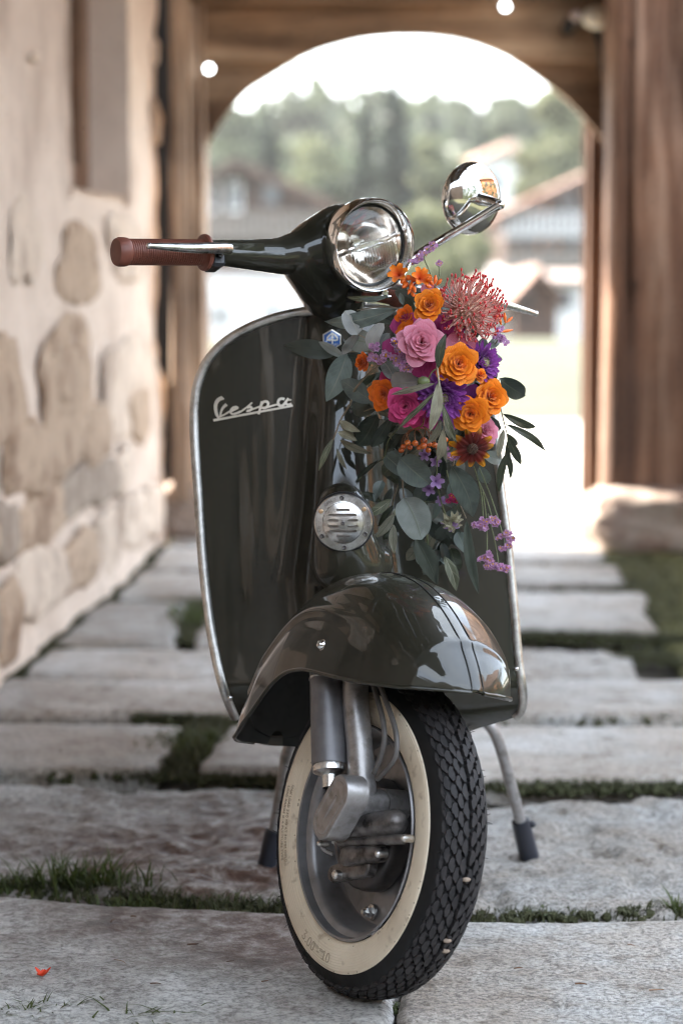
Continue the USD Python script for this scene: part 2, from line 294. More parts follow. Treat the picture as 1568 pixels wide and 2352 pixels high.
# the same stone with a rusty brown stain round the place where oil and water have dripped
def stained(name, centre, r0, r1, scale=5.):
    mat(name, {'geo': ('geometry', {}), 'n': ('noise_texture', {'scale': 6, 'detail': 8, 'roughness': .7}), 'n2': ('noise_texture', {'scale': 110, 'detail': 6, 'roughness': .75}), 'n3': ('noise_texture', {'scale': 22, 'detail': 8, 'roughness': .7}),
               'r': ('rgb_ramp', {'ramp': [(.32, (.31, .29, .27)), (.5, (.42, .41, .39)), (.68, (.52, .515, .505))]}),
               'r2': ('rgb_ramp', {'ramp': [(.38, (.30, .29, .28)), (.48, (.88, .88, .88)), (.58, (1.36, 1.36, 1.36))]}), 'm1': ('mix', {'mix_type': 'multiply', 'fac': .85}),
               'dv': ('vector_math', {'math_type': 'distance', 'vector2': centre}), 'ma': ('math', {'math_type': 'multiply_add', 'value2': .6}), 'mk': ('map_range', {'from_min': r0 + .30, 'from_max': r1 + .30, 'to_min': 1., 'to_max': 0., 'clamp': True}),
               'sp': ('map_range', {'from_min': .46, 'from_max': .62, 'to_min': 1., 'to_max': .40, 'clamp': True}), 'ml': ('math', {'math_type': 'multiply'}),
               'rust': ('rgb_ramp', {'ramp': [(.3, (.030, .012, .007)), (.6, (.12, .056, .034))]}), 'm2': ('mix', {}),
               'hs': ('math', {'math_type': 'multiply_add', 'value2': .5}), 'b': ('bump', {'strength': .9, 'distance': .010}), 'p': ('principled_bsdf', {'roughness': .55})},
        [('geo.position', 'n.vector'), ('geo.position', 'n2.vector'), ('geo.position', 'n3.vector'), ('n.fac', 'r.fac'), ('n2.fac', 'r2.fac'), ('r.color', 'm1.color1'), ('r2.color', 'm1.color2'),
         ('geo.position', 'dv.vector1'), ('n.fac', 'ma.value1'), ('dv.value', 'ma.value3'), ('ma.value', 'mk.value'), ('n3.fac', 'sp.value'), ('mk.result', 'ml.value1'), ('sp.result', 'ml.value2'), ('n3.fac', 'rust.fac'),
         ('m1.color', 'm2.color1'), ('rust.color', 'm2.color2'), ('ml.value', 'm2.fac'), ('m2.color', 'p.base_color'), ('n2.fac', 'hs.value1'), ('n3.fac', 'hs.value3'), ('hs.value', 'b.height'), ('b.normal', 'p.normal')])
stained('slab_rusty', (-.21, 3.85, 0), .20, .56)
stained('slab_rusty_near', (-.10, 3.48, 0), .16, .50)
mottled('soil', (.018, .015, .010), (.045, .038, .024), 18, rough=.95, bump=.8, bscale=70, dist=.02)
mottled('gravel', (.26, .24, .20), (.40, .37, .32), 3, rough=.9, bump=.4, bscale=40, dist=.01)
mottled('meadow', (.030, .032, .012), (.066, .064, .028), .8, rough=.95, bump=.5, bscale=12, dist=.05)
mottled('hill_ground', (.05, .07, .03), (.09, .11, .05), .05, rough=.95)
mat('grass_blade', {'oi': ('geometry', {}), 'r': ('rgb_ramp', {'ramp': [(0, (.065, .085, .02)), (.5, (.13, .16, .042)), (.82, (.22, .22, .07)), (1, (.36, .29, .13))]}), 'p': ('principled_bsdf', {'roughness': .55}), 't': ('translucent_bsdf', {}), 'mc': ('mix_closure', {'fac': .3})},
    [('oi.random_per_island', 'r.fac'), ('r.color', 'p.base_color'), ('r.color', 't.color'), ('p.BSDF', 'mc.closure1'), ('t.BSDF', 'mc.closure2')], surface='mc.closure')
mat('moss', {'oi': ('geometry', {}), 'r': ('rgb_ramp', {'ramp': [(0, (.040, .042, .013)), (.45, (.10, .108, .028)), (.8, (.19, .185, .05)), (1, (.20, .13, .055))]}), 'p': ('principled_bsdf', {'roughness': .85})}, [('oi.random_per_island', 'r.fac'), ('r.color', 'p.base_color')])
mottled('plaster', (.50, .385, .305), (.72, .59, .485), 1.6, rough=.9, bump=.5, bscale=14, dist=.015, c3=(.61, .485, .39))
mottled('wall_stone', (.29, .18, .11), (.60, .44, .31), 5, rough=.9, bump=.8, bscale=34, dist=.03, c3=(.43, .30, .205))
mottled('wall_stone_pale', (.42, .315, .24), (.72, .59, .47), 4, rough=.9, bump=.6, bscale=30, dist=.02, c3=(.56, .44, .345))
mottled('base_stone', (.25, .185, .14), (.44, .35, .27), 8, rough=.9, bump=.7, bscale=30, dist=.02)
mottled('boulder_red', (.17, .10, .075), (.36, .29, .24), 5, rough=.9, bump=.7, bscale=26, dist=.02, c3=(.22, .14, .105))
def timber(name, c1, c2, c3, stretch, scale=9.):
    mat(name, {'geo': ('geometry', {}), 'mp': ('mapping', {'scale': stretch}), 'n': ('noise_texture', {'scale': scale, 'detail': 9, 'roughness': .68, 'distortion': .6}), 'n2': ('noise_texture', {'scale': 1.6, 'detail': 4}), 'nk': ('noise_texture', {'scale': 3.2, 'detail': 6, 'roughness': .7}),
               'r': ('rgb_ramp', {'ramp': [(.30, c1), (.5, c2), (.70, c3)]}), 'r2': ('rgb_ramp', {'ramp': [(.32, (.36, .32, .30)), (.5, (.95, .95, .95)), (.68, (1.5, 1.42, 1.35))]}), 'm': ('mix', {'mix_type': 'multiply', 'fac': .9}),
               'b': ('bump', {'strength': .7, 'distance': .012}), 'p': ('principled_bsdf', {'roughness': .8})},
        [('geo.position', 'mp.vector'), ('mp.vector', 'n.vector'), ('geo.position', 'n2.vector'), ('n2.fac', 'r2.fac'), ('n.fac', 'r.fac'), ('r.color', 'm.color1'), ('r2.color', 'm.color2'), ('m.color', 'p.base_color'), ('n.fac', 'b.height'), ('b.normal', 'p.normal')])
timber('timber_post', (.018, .007, .004), (.17, .086, .048), (.52, .36, .255), (1, 1, .05), 9)
timber('timber_pale', (.15, .09, .055), (.56, .41, .285), (.78, .63, .48), (1, 1, .05), 8)
timber('timber_beam', (.06, .032, .015), (.29, .18, .10), (.60, .43, .275), (.06, 1, 1), 9)
timber('timber_roof', (.05, .032, .022), (.10, .066, .045), (.16, .11, .08), (1, .07, 1))
timber('chalet_wood', (.024, .010, .005), (.045, .020, .011), (.07, .033, .018), (.4, 1, 1), 3)
plain('dark_void', (.010, .008, .007), .9)

# ================================================================== THE SETTING
# ground sheets: soil under the slabs, gravel yard beyond the gate, meadow to the crest, valley floor, hills
def sheet(name, xs, ys, z, m, amp=0, sc=1., kind='structure', label=None):
    X, Y = np.meshgrid(xs, ys, indexing='ij'); P = np.stack([X, Y, np.zeros_like(X)], -1)
    P[..., 2] = (z(X, Y) if callable(z) else z) + (jitter_noise(P, sc, amp, 3) if amp else 0)
    v, f = grid(P)
    return obj(name, (v, f), m, smooth=True, kind=kind, label=label)
sheet('ground', np.linspace(-1.6, 2.4, 60), np.linspace(-1, 8.75, 120), -.045, 'soil', .012, 9.)
def terrain(x, y):
    return -.02 - .0*y - 6.0 / (1 + np.exp(-(y - 58) / 7.)) + .35 * np.clip((x - 2) / 30, 0, 1)
sheet('gravel_yard', np.linspace(-14, 16, 40), np.linspace(8.6, 15.5, 40), lambda x, y: -.012 + 0*x, 'gravel', .02, 1.2)
sheet('meadow', np.linspace(-90, 90, 70), np.r_[np.linspace(8.2, 60, 60), np.linspace(63, 130, 40)], lambda x, y: np.where(y < 14.5, -.05, terrain(x, y) + .06 * np.clip((y - 14) / 10, 0, 1)), 'meadow', .05, .4)
sheet('courtyard', np.r_[np.linspace(-60, -1.5, 20), np.linspace(-1.4, 60, 40)], np.linspace(-60, -.9, 40), -.06, 'meadow', .02, 1)
sheet('side_ground', np.linspace(2.3, 40, 30), np.linspace(-1, 8.3, 20), -.05, 'meadow', .02, 1)
def hill(x, y):
    t = np.clip((y - 125) / 180, 0, 1)
    ridge = 19.5 + 3.5 * np.sin(x / 23. + .4) + 2.5 * np.sin(x / 9. + 1.) - 5 * np.exp(-((x - 12) / 17.) ** 2)
    return -6 + ridge * t ** 1.25
sheet('hill', np.linspace(-220, 220, 90), np.linspace(122, 380, 70), hill, 'hill_ground', 1.5, .05)

# ---- pavement of granite slabs; each outlined in the photograph, as a quad: near-left, near-right, far-right, far-left
pave = thing('pavement', (0, 0, 0), kind='structure')
def slab(q, rough=.003, m='slab_stone', h=.0, res=.022, seed=0, edge=.012, grd=True):
    q = [on_ground(*p)[:2] if grd else V(*p) for p in q]
    w = max(np.linalg.norm(q[1] - q[0]), np.linalg.norm(q[2] - q[3])); d = max(np.linalg.norm(q[3] - q[0]), np.linalg.norm(q[2] - q[1]))
    res = res * (.5 if rough > .006 or q[0][1] < 3.6 else 1.); nu, nv = int(np.clip(w / res, 8, 190)), int(np.clip(d / res, 6, 70))
    U, W = np.meshgrid(np.linspace(0, 1, nu), np.linspace(0, 1, nv), indexing='ij')
    U, W = .5 - .5 * np.cos(PI * U) * (1 - .35 * (1 - abs(2 * U - 1))), W
    U = (U - U.min()) / (U.max() - U.min())
    XY = ((1 - U) * (1 - W))[..., None] * q[0] + (U * (1 - W))[..., None] * q[1] + (U * W)[..., None] * q[2] + ((1 - U) * W)[..., None] * q[3]
    P = np.concatenate([XY, np.zeros(XY.shape[:2] + (1,))], -1)
    e = np.minimum(np.minimum(U, 1 - U) * w, np.minimum(W, 1 - W) * d)
    wob = np.stack([jitter_noise(P, 6, .022, seed + 1), jitter_noise(P, 6, .022, seed + 2)], -1) + np.stack([jitter_noise(P, 25, .007, seed + 5), jitter_noise(P, 25, .007, seed + 6)], -1)
    P[..., :2] += wob * np.clip(1 - e / .12, 0, 1)[..., None]
    pit = np.clip(meshkit.fbm(P * 13, 4, seed + 8) - .56, 0, 1) * 3.2
    P[..., 2] = h + jitter_noise(P, 7, rough, seed + 3) + jitter_noise(P, 26, rough * .6, seed + 4) + jitter_noise(P, 60, rough * .3, seed + 7) - pit * rough * 1.5 - edge * np.clip(1 - e / (edge * 1.7), 0, 1) ** 2
    v, f = grid(P)
    # sides down into the soil
    rim = np.r_[P[0, :], P[1:, -1], P[-1, -2::-1], P[-2:0:-1, 0]]
    low = rim.copy(); low[:, 2] = -.07; k = len(v); n = len(rim)
    v = np.vstack([v, rim, low]); i = np.arange(n); j = (i + 1) % n
    f = np.vstack([f, np.stack([k + i, k + n + i, k + n + j], -1), np.stack([k + i, k + n + j, k + j], -1)])
    obj('slab', (v, f), m, pave, smooth=40)
S = [
    # row nearest the camera, and one more in front of the frame
    ([(-330, 2640), (908, 2640), (908, 2118), (-330, 2040)], .0022, 'slab_rusty_near', .004),
    ([(914, 2640), (2000, 2640), (2000, 2104), (914, 2118)], .0028, 'slab_stone', .002),
    ([(-700, 3500), (1000, 3500), (1000, 2665), (-700, 2665)], .003, 'slab_stone', 0.),
    ([(1020, 3500), (2300, 3500), (2300, 2665), (1020, 2665)], .003, 'slab_stone', 0.),
    # row under the stand
    ([(-300, 2022), (770, 2062), (745, 1815), (-270, 1793)], .011, 'slab_rusty', -.003),
    ([(790, 2090), (1950, 2088), (1900, 1832), (770, 1822)], .015, 'slab_stone', -.004),
    # left of the wheel
    ([(-240, 1768), (366, 1768), (432, 1664), (-210, 1655)], .003, 'slab_stone', 0.),
    ([(450, 1762), (1010, 1775), (1000, 1668), (512, 1662)], .003, 'slab_stone', 0.),
    ([(1030, 1790), (1900, 1790), (1850, 1668), (1020, 1662)], .003, 'slab_stone', 0.),
    ([(-150, 1636), (760, 1642), (750, 1558), (10, 1558)], .005, 'slab_stone', 0.),
    ([(775, 1642), (1760, 1642), (1730, 1556), (765, 1556)], .004, 'slab_stone', 0.),
    ([(45, 1550), (700, 1552), (700, 1490), (115, 1488)], .004, 'slab_stone', 0.),
    ([(712, 1550), (1470, 1550), (1450, 1488), (712, 1488)], .012, 'slab_stone', -.004),
    ([(115, 1476), (398, 1478), (432, 1384), (228, 1380)], .004, 'slab_stone', 0.),
    ([(445, 1478), (880, 1480), (880, 1382), (478, 1382)], .004, 'slab_stone', 0.),
    ([(895, 1452), (1502, 1452), (1484, 1358), (895, 1358)], .003, 'slab_stone', 0.),
    ([(268, 1368), (790, 1368), (790, 1312), (318, 1312)], .004, 'slab_stone', 0.),
    ([(805, 1340), (1432, 1340), (1415, 1296), (805, 1296)], .003, 'slab_stone', 0.),
    ([(330, 1306), (720, 1306), (720, 1250), (385, 1250)], .004, 'slab_stone', 0.),
    ([(732, 1284), (1395, 1284), (1385, 1212), (732, 1212)], .003, 'slab_stone', 0.),
    ([(392, 1245), (722, 1245), (722, 1205), (420, 1205)], .004, 'slab_stone', 0.),
]
for k, (q, r, m, h) in enumerate(S): slab(q, r, m, h, seed=11 * k + 1)

# ---- moss cushions and grass in the joints
def blades(n, place, hgt, seed, lean=.6, wid=.0022, spread=1.):
    r = np.random.default_rng(seed); vs, fs = [], []
    for k in range(n):
        p = place(r); a = r.uniform(0, 2 * PI); h = hgt * r.uniform(.45, 1.25); ln = h * lean * r.uniform(.2, 1.4); w = wid * r.uniform(.6, 1.3)
        d = V(math.cos(a), math.sin(a), 0); s = V(-d[1], d[0], 0)
        t = np.linspace(0, 1, 5)
        mid = p + d * (ln * t[:, None] ** 1.8) + V(0, 0, 1) * (h * (t - .25 * lean * t ** 3))[:, None]
        ww = w * (1 - t ** 1.6)[:, None] + .0002
        vs.append(np.stack([mid - s * ww, mid + s * ww], 1).reshape(-1, 3))
        b = 10 * k; fs.append(np.array([[b + 2*i, b + 2*i + 1, b + 2*i + 3, b + 2*i + 2] for i in range(4)]))
    return join([(np.vstack(vs), np.vstack(fs))])
def along(px, w=.03, z=-.02):
    g = np.array([on_ground(*p, z) for p in px]); L = np.r_[0, np.cumsum(np.linalg.norm(np.diff(g, axis=0), axis=1))]
    def f(r):
        s = r.uniform(0, L[-1]); p = np.array([np.interp(s, L, g[:, k]) for k in range(3)]); return p + V(r.normal(0, w * .5), r.normal(0, w * .5), 0)
    return f, L[-1]
def moss(px, w, dens, seed, hgt=.016):
    f, L = along(px, w, -.016); out = []; r = np.random.default_rng(seed)
    for k in range(int(L * dens)):
        p = f(r); R = r.uniform(.004, .010); ico = MOSS[k % 4]
        out.append((ico[0] * V(R, R, R * .8) + p + V(0, 0, r.uniform(-.006, .006)), ico[1]))
    b = blades(int(L * dens * 5), f, hgt, seed + 1, .9, .0014)
    return join(out + [b])
MOSS = []
for k in range(4):
    v, f = ball((0, 0, 0), 1, 1); MOSS.append((v * (1 + jitter_noise(v, 2.5, .5, k)[:, None]), f))
joints = [([(-40, 1782), (250, 1782), (420, 1788), (640, 1800), (800, 1806)], .03, 420), ([(375, 1768), (440, 1715), (505, 1660)], .055, 900), ([(-20, 1645), (320, 1650), (520, 1656)], .014, 240), ([(300, 1652), (420, 1655), (540, 1662)], .022, 520),
          ([(0, 2045), (250, 2062), (450, 2090), (700, 2102)], .026, 420), ([(1000, 2108), (1200, 2112), (1320, 2110), (1600, 2098)], .026, 330), ([(1010, 1806), (1250, 1812), (1600, 1812)], .028, 520), ([(1150, 1652), (1350, 1656), (1600, 1652)], .024, 480),
          ([(1180, 1466), (1350, 1470), (1600, 1480)], .05, 700), ([(60, 1554), (250, 1554), (500, 1556)], .016, 260), ([(405, 1478), (440, 1425), (478, 1380)], .045, 520), ([(-40, 1625), (40, 1560), (125, 1485), (228, 1395), (315, 1318), (368, 1262)], .035, 900),
          ([(900, 1349), (1200, 1348), (1500, 1352)], .05, 300), ([(1240, 1290), (1400, 1290), (1600, 1292)], .07, 420), ([(1455, 1500), (1540, 1520), (1640, 1530)], .09, 420), ([(1500, 1440), (1480, 1340), (1420, 1230)], .12, 520), ([(1240, 1276), (1380, 1276)], .06, 300)]
mm = [moss(px, w, d, 100 + k, .018 if k not in (4, 8) else .03) for k, (px, w, d) in enumerate(joints)]
obj('moss', join(mm), 'moss', smooth=False, kind='stuff', label='dark green moss filling the joints between the granite slabs')
r_ = np.random.default_rng(3)
ms = []
for k in range(5200):                                  # mossy verge right of the slabs, in front of the boulder
    y = r_.uniform(5.6, 8.5); x0 = np.interp(y, [5.6, 6.6, 7.4, 8.3], [.82, .86, .87, .80]); p = V(x0 + abs(r_.normal(0, .32)), y, -.025)
    R = r_.uniform(.010, .028); ico = MOSS[k % 4]; ms.append((ico[0] * V(R, R, R * .7) + p, ico[1]))
bl = blades(6000, lambda r: V(np.interp(y := r.uniform(5.4, 8.5), [5.4, 6.6, 7.4, 8.3], [.82, .86, .87, .80]) + abs(r.normal(0, .32)), y, -.02), .03, 9, .9, .002)
mat('moss_light', {'oi': ('geometry', {}), 'r': ('rgb_ramp', {'ramp': [(0, (.08, .078, .025)), (.45, (.19, .185, .055)), (.8, (.32, .30, .10)), (1, (.28, .19, .09))]}), 'p': ('principled_bsdf', {'roughness': .85})}, [('oi.random_per_island', 'r.fac'), ('r.color', 'p.base_color')])
obj('moss_verge', join(ms + [bl]), 'moss_light', smooth=False, kind='stuff', label='mossy strip of ground right of the slabs before the boulder')
def tuft(name, px, n, h, sx, sy, seed, label, lean=.8, wid=.0022):
    g = on_ground(*px, -.015)
    return obj(name, blades(n, lambda r: g + V(r.normal(0, sx), r.normal(0, sy), 0), h, seed, lean, wid), 'grass_blade', smooth=False, label=label, kind='stuff')
g1 = [tuft('grass', (205, 2052), 240, .062, .048, .012, 1, 'large dark grass tuft in the joint left of the front wheel')]
tuft('grass', (80, 2050), 120, .03, .05, .01, 2, 'short grass at the left end of the nearest joint')
tuft('grass', (400, 2085), 200, .022, .10, .012, 4, 'low grass along the joint between the big tuft and the wheel')
tuft('grass', (70, 2352), 150, .03, .035, .010, 5, 'grass blades at the bottom left corner of the picture', 1.2)
tuft('grass', (330, 2366), 36, .04, .03, .012, 6, 'few long thin blades at the bottom edge left of the wheel', 2.4)
tuft('grass', (735, 2362), 22, .022, .03, .01, 7, 'few blades at the bottom edge beneath the wheel', 1.4)
tuft('grass', (1262, 2106), 46, .016, .014, .006, 8, 'small leafy weed in the joint right of the wheel', 1.6, .004)
tuft('grass', (1560, 2100), 24, .035, .012, .008, 9, 'few blades in the joint at the right edge', 1.3)
tuft('grass', (912, 2322), 70, .010, .012, .008, 10, 'tiny moss tuft in the joint just in front of the tyre', 1.4)
tuft('grass', (440, 1425), 240, .05, .03, .08, 11, 'blurred grass in the joint left of the leg shield', .8)
tuft('grass', (430, 1715), 420, .030, .045, .06, 12, 'grass in the slanting joint left of the mudguard tail', .9)
def dbl(p, ln, a, w, z=.0045):
    g = on_ground(*p, z); d = V(math.cos(a), math.sin(a), 0)
    return tube([g, g + d * ln * .5 + V(0, 0, .0005) + V(-d[1], d[0], 0) * ln * .16 * math.sin(p[0] * .7), g + d * ln], [w, w, w * .5], 5, n=6)
deb = [((262, 2205), .030, -.9, .0005), ((430, 2170), .016, .2, .0012), ((255, 2118), .014, 1.3, .001), ((300, 2105), .010, -.4, .001), ((520, 2210), .012, .5, .0006), ((1320, 2260), .016, -.2, .0012), ((1490, 2275), .02, .1, .001), ((1440, 2170), .012, -.6, .0007), ((345, 2260), .014, 0., .0009), ((600, 2255), .01, .4, .0008), ((1180, 2225), .012, .2, .0009)]
where = ['long thin dry stalk right of the fallen red blossom', 'short dark twig on the nearest slab midway to the front wheel', 'short curved plant bit above the fallen red blossom near the grass', 'tiny brown bit just below the big grass tuft', 'thin bit on the brownish part of the slab left of the whitewall', 'dark twig on the front right slab right of the tyre', 'longest dark twig on the front right slab towards the picture edge', 'fine pale bit on the front right slab close to the joint', 'small bit on the front left slab lowest of those near the blossom', 'tiny bit on the slab close left of the tyre bottom', 'small twig on the front right slab nearest to the tyre']
for k, d_ in enumerate(deb): obj('debris_twig', dbl(*d_), 'timber_post', label=where[k], cat='twig', group='plant bits on the slabs')

# fallen blossom on the front left slab
fb = on_ground(98, 2245, .004); t_ = thing('fallen_blossom', fb, 'small red orange blossom fallen on the nearest slab at left', 'flower')
for k in range(5):
    a = k * 1.26 + .3; U, W = np.meshgrid(np.linspace(-1, 1, 6), np.linspace(0, 1, 6), indexing='ij')
    R = .011; w = R * .42 * np.sin(PI * np.clip(W * .86 + .1, 0, 1)); rad = R * W
    P = fb + np.stack([np.cos(a) * rad - np.sin(a) * U * w, np.sin(a) * rad + np.cos(a) * U * w, .001 + .010 * W ** 1.3 * (1 - .5 * (k % 2)) + .002 * U ** 2], -1)
    v, f = grid(P); obj('petal', (v, f), plain('petal_red', (.62, .045, .008), .5) if k == 0 else 'petal_red', t_, smooth=True)

# ---- rough stone wall of the house on the left
def wx(y): return -.79 + .06 * (y - 5.6)
WD = unit(V(.06, 1, 0)); WN = unit(V(1, -.06, 0))         # along the wall, out of the wall
def wallpt(px, py, out=0):
    p = on_plane(px, py, V(wx(5.6) + out, 5.6, 0), WN); return p
wl = thing('stone_wall', (wx(6), 6, 0), 'whitewashed rubble stone wall with deep window niche left of the scooter', 'wall')
def wallgrid(y0, y1, z0, z1, ny, nz, amp=.018, depth=0, seed=5):
    Y, Z = np.meshgrid(np.linspace(y0, y1, ny), np.linspace(z0, z1, nz), indexing='ij')
    base = np.stack([wx(Y), Y, Z], -1); k = amp * (1 + .9 * np.clip((1.0 - Z) / .8, 0, 1))
    off = depth + (meshkit.fbm(base * 3.2, 4, seed) - .5) * 2 * k + (meshkit.fbm(base * 11, 3, seed + 1) - .5) * .8 * k + .05 * np.clip((.30 - Z) / .30, 0, 1) ** 2 * .6
    return base + off[..., None] * WN
NY0, NY1, NZ = 6.57, 7.60, 1.15
pieces = [grid(wallgrid(4.3, NY0, -.1, 3.3, 60, 70)), grid(wallgrid(NY0, NY1, -.1, NZ, 34, 40)), grid(wallgrid(NY1, 8.28, -.1, 3.3, 26, 70)), grid(wallgrid(NY0, NY1, 2.35, 3.3, 30, 22))]
obj('plaster', join([(v, f) for v, f in pieces]), 'plaster', wl, smooth=40)
# the niche: far and near reveal, sloping sill, head, then a dark window set back
def q4(a, b, c, d, n=12, amp=.008, seed=0):
    U, W = np.meshgrid(np.linspace(0, 1, n), np.linspace(0, 1, n * 2), indexing='ij')
    P = ((1-U)*(1-W))[..., None]*a + (U*(1-W))[..., None]*b + (U*W)[..., None]*c + ((1-U)*W)[..., None]*d
    return grid(P + jitter_noise(P, 5, amp, seed)[..., None] * V(.6, -.6, .4))
def W3(y, z, o): return V(wx(y), y, z) + WN * o
mottled('bare_masonry', (.06, .048, .038), (.24, .195, .155), 2.6, rough=.95, bump=.7, bscale=14, dist=.03, c3=(.12, .096, .077))
obj('bare_masonry', grid(wallgrid(-6, 4.3, -.1, 3.3, 130, 50, .03)), 'bare_masonry', wl, smooth=40)
obj('window_reveal', join([q4(W3(NY1 - .01, NZ - .03, .012), W3(NY1 - .01, 2.4, .012), W3(NY1 - .04, 2.4, -.15), W3(NY1 - .04, NZ - .03, -.15)), q4(W3(NY0 - .01, NZ - .03, .01), W3(NY0 + .02, NZ - .03, -.15), W3(NY0 + .02, 2.4, -.15), W3(NY0 - .01, 2.4, .01)),
                           q4(W3(NY0, NZ - .005, .012), W3(NY1, NZ - .005, .012), W3(NY1, NZ + .02, -.15), W3(NY0, NZ + .02, -.15)), q4(W3(NY0, 2.36, .01), W3(NY0, 2.36, -.15), W3(NY1, 2.36, -.15), W3(NY1, 2.36, .01))]), 'plaster', wl, smooth=40)
wf_ = obj('window', join([box(W3(NY1 - .09, 1.75, -.135), (.06, .09, 1.2)), box(W3(NY0 + .06, 1.75, -.135), (.06, .09, 1.2)), box(W3(7.08, NZ + .06, -.135), (.06, 1.0, .07)), box(W3(7.08, 1.75, -.135), (.05, .06, 1.2))]), 'timber_post', wl)
obj('pane', box(W3(7.08, 1.76, -.145), (.01, 1.0, 1.2)), plain('window_glass', (.05, .055, .05), .06), wf_)
# stones showing through the plaster: outlined in the photograph (D pixels), then more by chance lower down
def stone(c, a, b, th, m, seed, hump=.006):
    """irregular rounded stone on the wall at c (point on wall), half length a along it, half height b."""
    th_ = np.linspace(0, 2 * PI, 22, endpoint=False); rr = np.random.default_rng(seed)
    k = (np.abs(np.cos(th_)) ** 3.2 + np.abs(np.sin(th_)) ** 3.2) ** (-1 / 3.2) * (1 + .12 * np.sin(2 * th_ + rr.uniform(0, 6)) + .09 * np.sin(3 * th_ + rr.uniform(0, 6)) + .05 * np.sin(5 * th_ + rr.uniform(0, 6)) + rr.normal(0, .05, 22))
    rho = np.array([0, .35, .65, .85, .96, 1.03, 1.06]); hh = np.array([1, .98, .93, .80, .55, .1, -.7])
    P = c + (rho[:, None] * a * k * np.cos(th_ + th))[..., None] * WD + (rho[:, None] * b * k * np.sin(th_ + th))[..., None] * V(0, 0, 1)
    P = P + (hh * hump)[:, None, None] * WN; P += jitter_noise(P, 8, .015, seed)[..., None] * WN
    v, f = grid(P, wrap_v=True); return v, f[:, ::-1]
def rectstone(x0, y0, x1, y1, m, k):
    yd = lambda px: on_plane(px, 700, V(wx(5.6), 5.6, 0), WN)[1]
    a, b = wallpt(x0, (y0 + y1) / 2), wallpt(x1, (y0 + y1) / 2); c = wallpt((x0 + x1) / 2, (y0 + y1) / 2); c = (a + b) / 2
    hz = (y1 - y0) / 2 / F_ * c[1]; zz = EYE[2] - ((y0 + y1) / 2 - 600) / F_ * c[1]
    c = V(wx(c[1]), c[1], zz) + WN * .010
    obj('stone', stone(c, np.linalg.norm(b - a) / 2, hz, 0, m, k), m, wl, smooth=50)
ST_ALL = [(20, 450, 78, 655, 'wall_stone_pale'), (126, 528, 222, 690, 'wall_stone'), (252, 500, 330, 650, 'wall_stone_pale'), (86, 752, 216, 1018, 'wall_stone'), (-60, 755, 42, 1040, 'wall_stone'), (238, 770, 330, 1000, 'wall_stone_pale'), (338, 820, 368, 1010, 'wall_stone_pale'),
      (150, 1040, 262, 1280, 'wall_stone'), (280, 1060, 356, 1200, 'wall_stone_pale'), (0, 1090, 130, 1300, 'wall_stone'), (50, 1320, 150, 1430, 'wall_stone'), (175, 1290, 250, 1360, 'wall_stone_pale'), (-120, 1080, -20, 1350, 'wall_stone'), (345, 240, 362, 330, 'wall_stone'), (346, 100, 360, 150, 'wall_stone_pale'), (60, 130, 76, 150, 'wall_stone_pale'), (-160, 450, -40, 680, 'wall_stone_pale')]
for k, s_ in enumerate([q for q in ST_ALL if q[3] < 1060]): rectstone(*s_, k + 20)
rr_ = np.random.default_rng(5)
for k in range(30):                                       # the wall goes on towards the camera (seen mirrored in the paint)
    y = rr_.uniform(-3.5, 5.0); z = rr_.uniform(.8, 1.9); obj('stone', stone(V(wx(y), y, z) + WN * .012, rr_.uniform(.14, .34), rr_.uniform(.08, .16), 0, '', k + 90), ('wall_stone', 'wall_stone_pale')[k % 2], wl, smooth=50)
zc = .06
for row, hh in enumerate((.17, .15, .19, .15)):            # bare rubble masonry along the foot of the wall
    y = -1.2 + .17 * row
    while y < 8.2:
        a = rr_.uniform(.13, .30); zz = zc + hh / 2 + rr_.uniform(-.02, .02)
        if y + 2 * a < 8.3 and rr_.uniform() < (.9, .62, .42, .2)[row]: obj('stone', stone(V(wx(y + a), y + a, zz) + WN * (.03 if row == 0 else .014), a * 1.0, hh / 2 * rr_.uniform(.88, 1.08), rr_.normal(0, .08), '', int(y * 50) + 700 + row, .012), ('wall_stone', 'wall_stone_pale', 'base_stone', 'wall_stone')[int(rr_.integers(4))], wl, smooth=50)
        y += 2 * a
    zc += hh
obj('wall_core', box(W3(1.1, 1.6, -.35) , (.36, 14.3, 3.4), np.array([WN, WD, V(0, 0, 1)])), 'dark_void', wl)

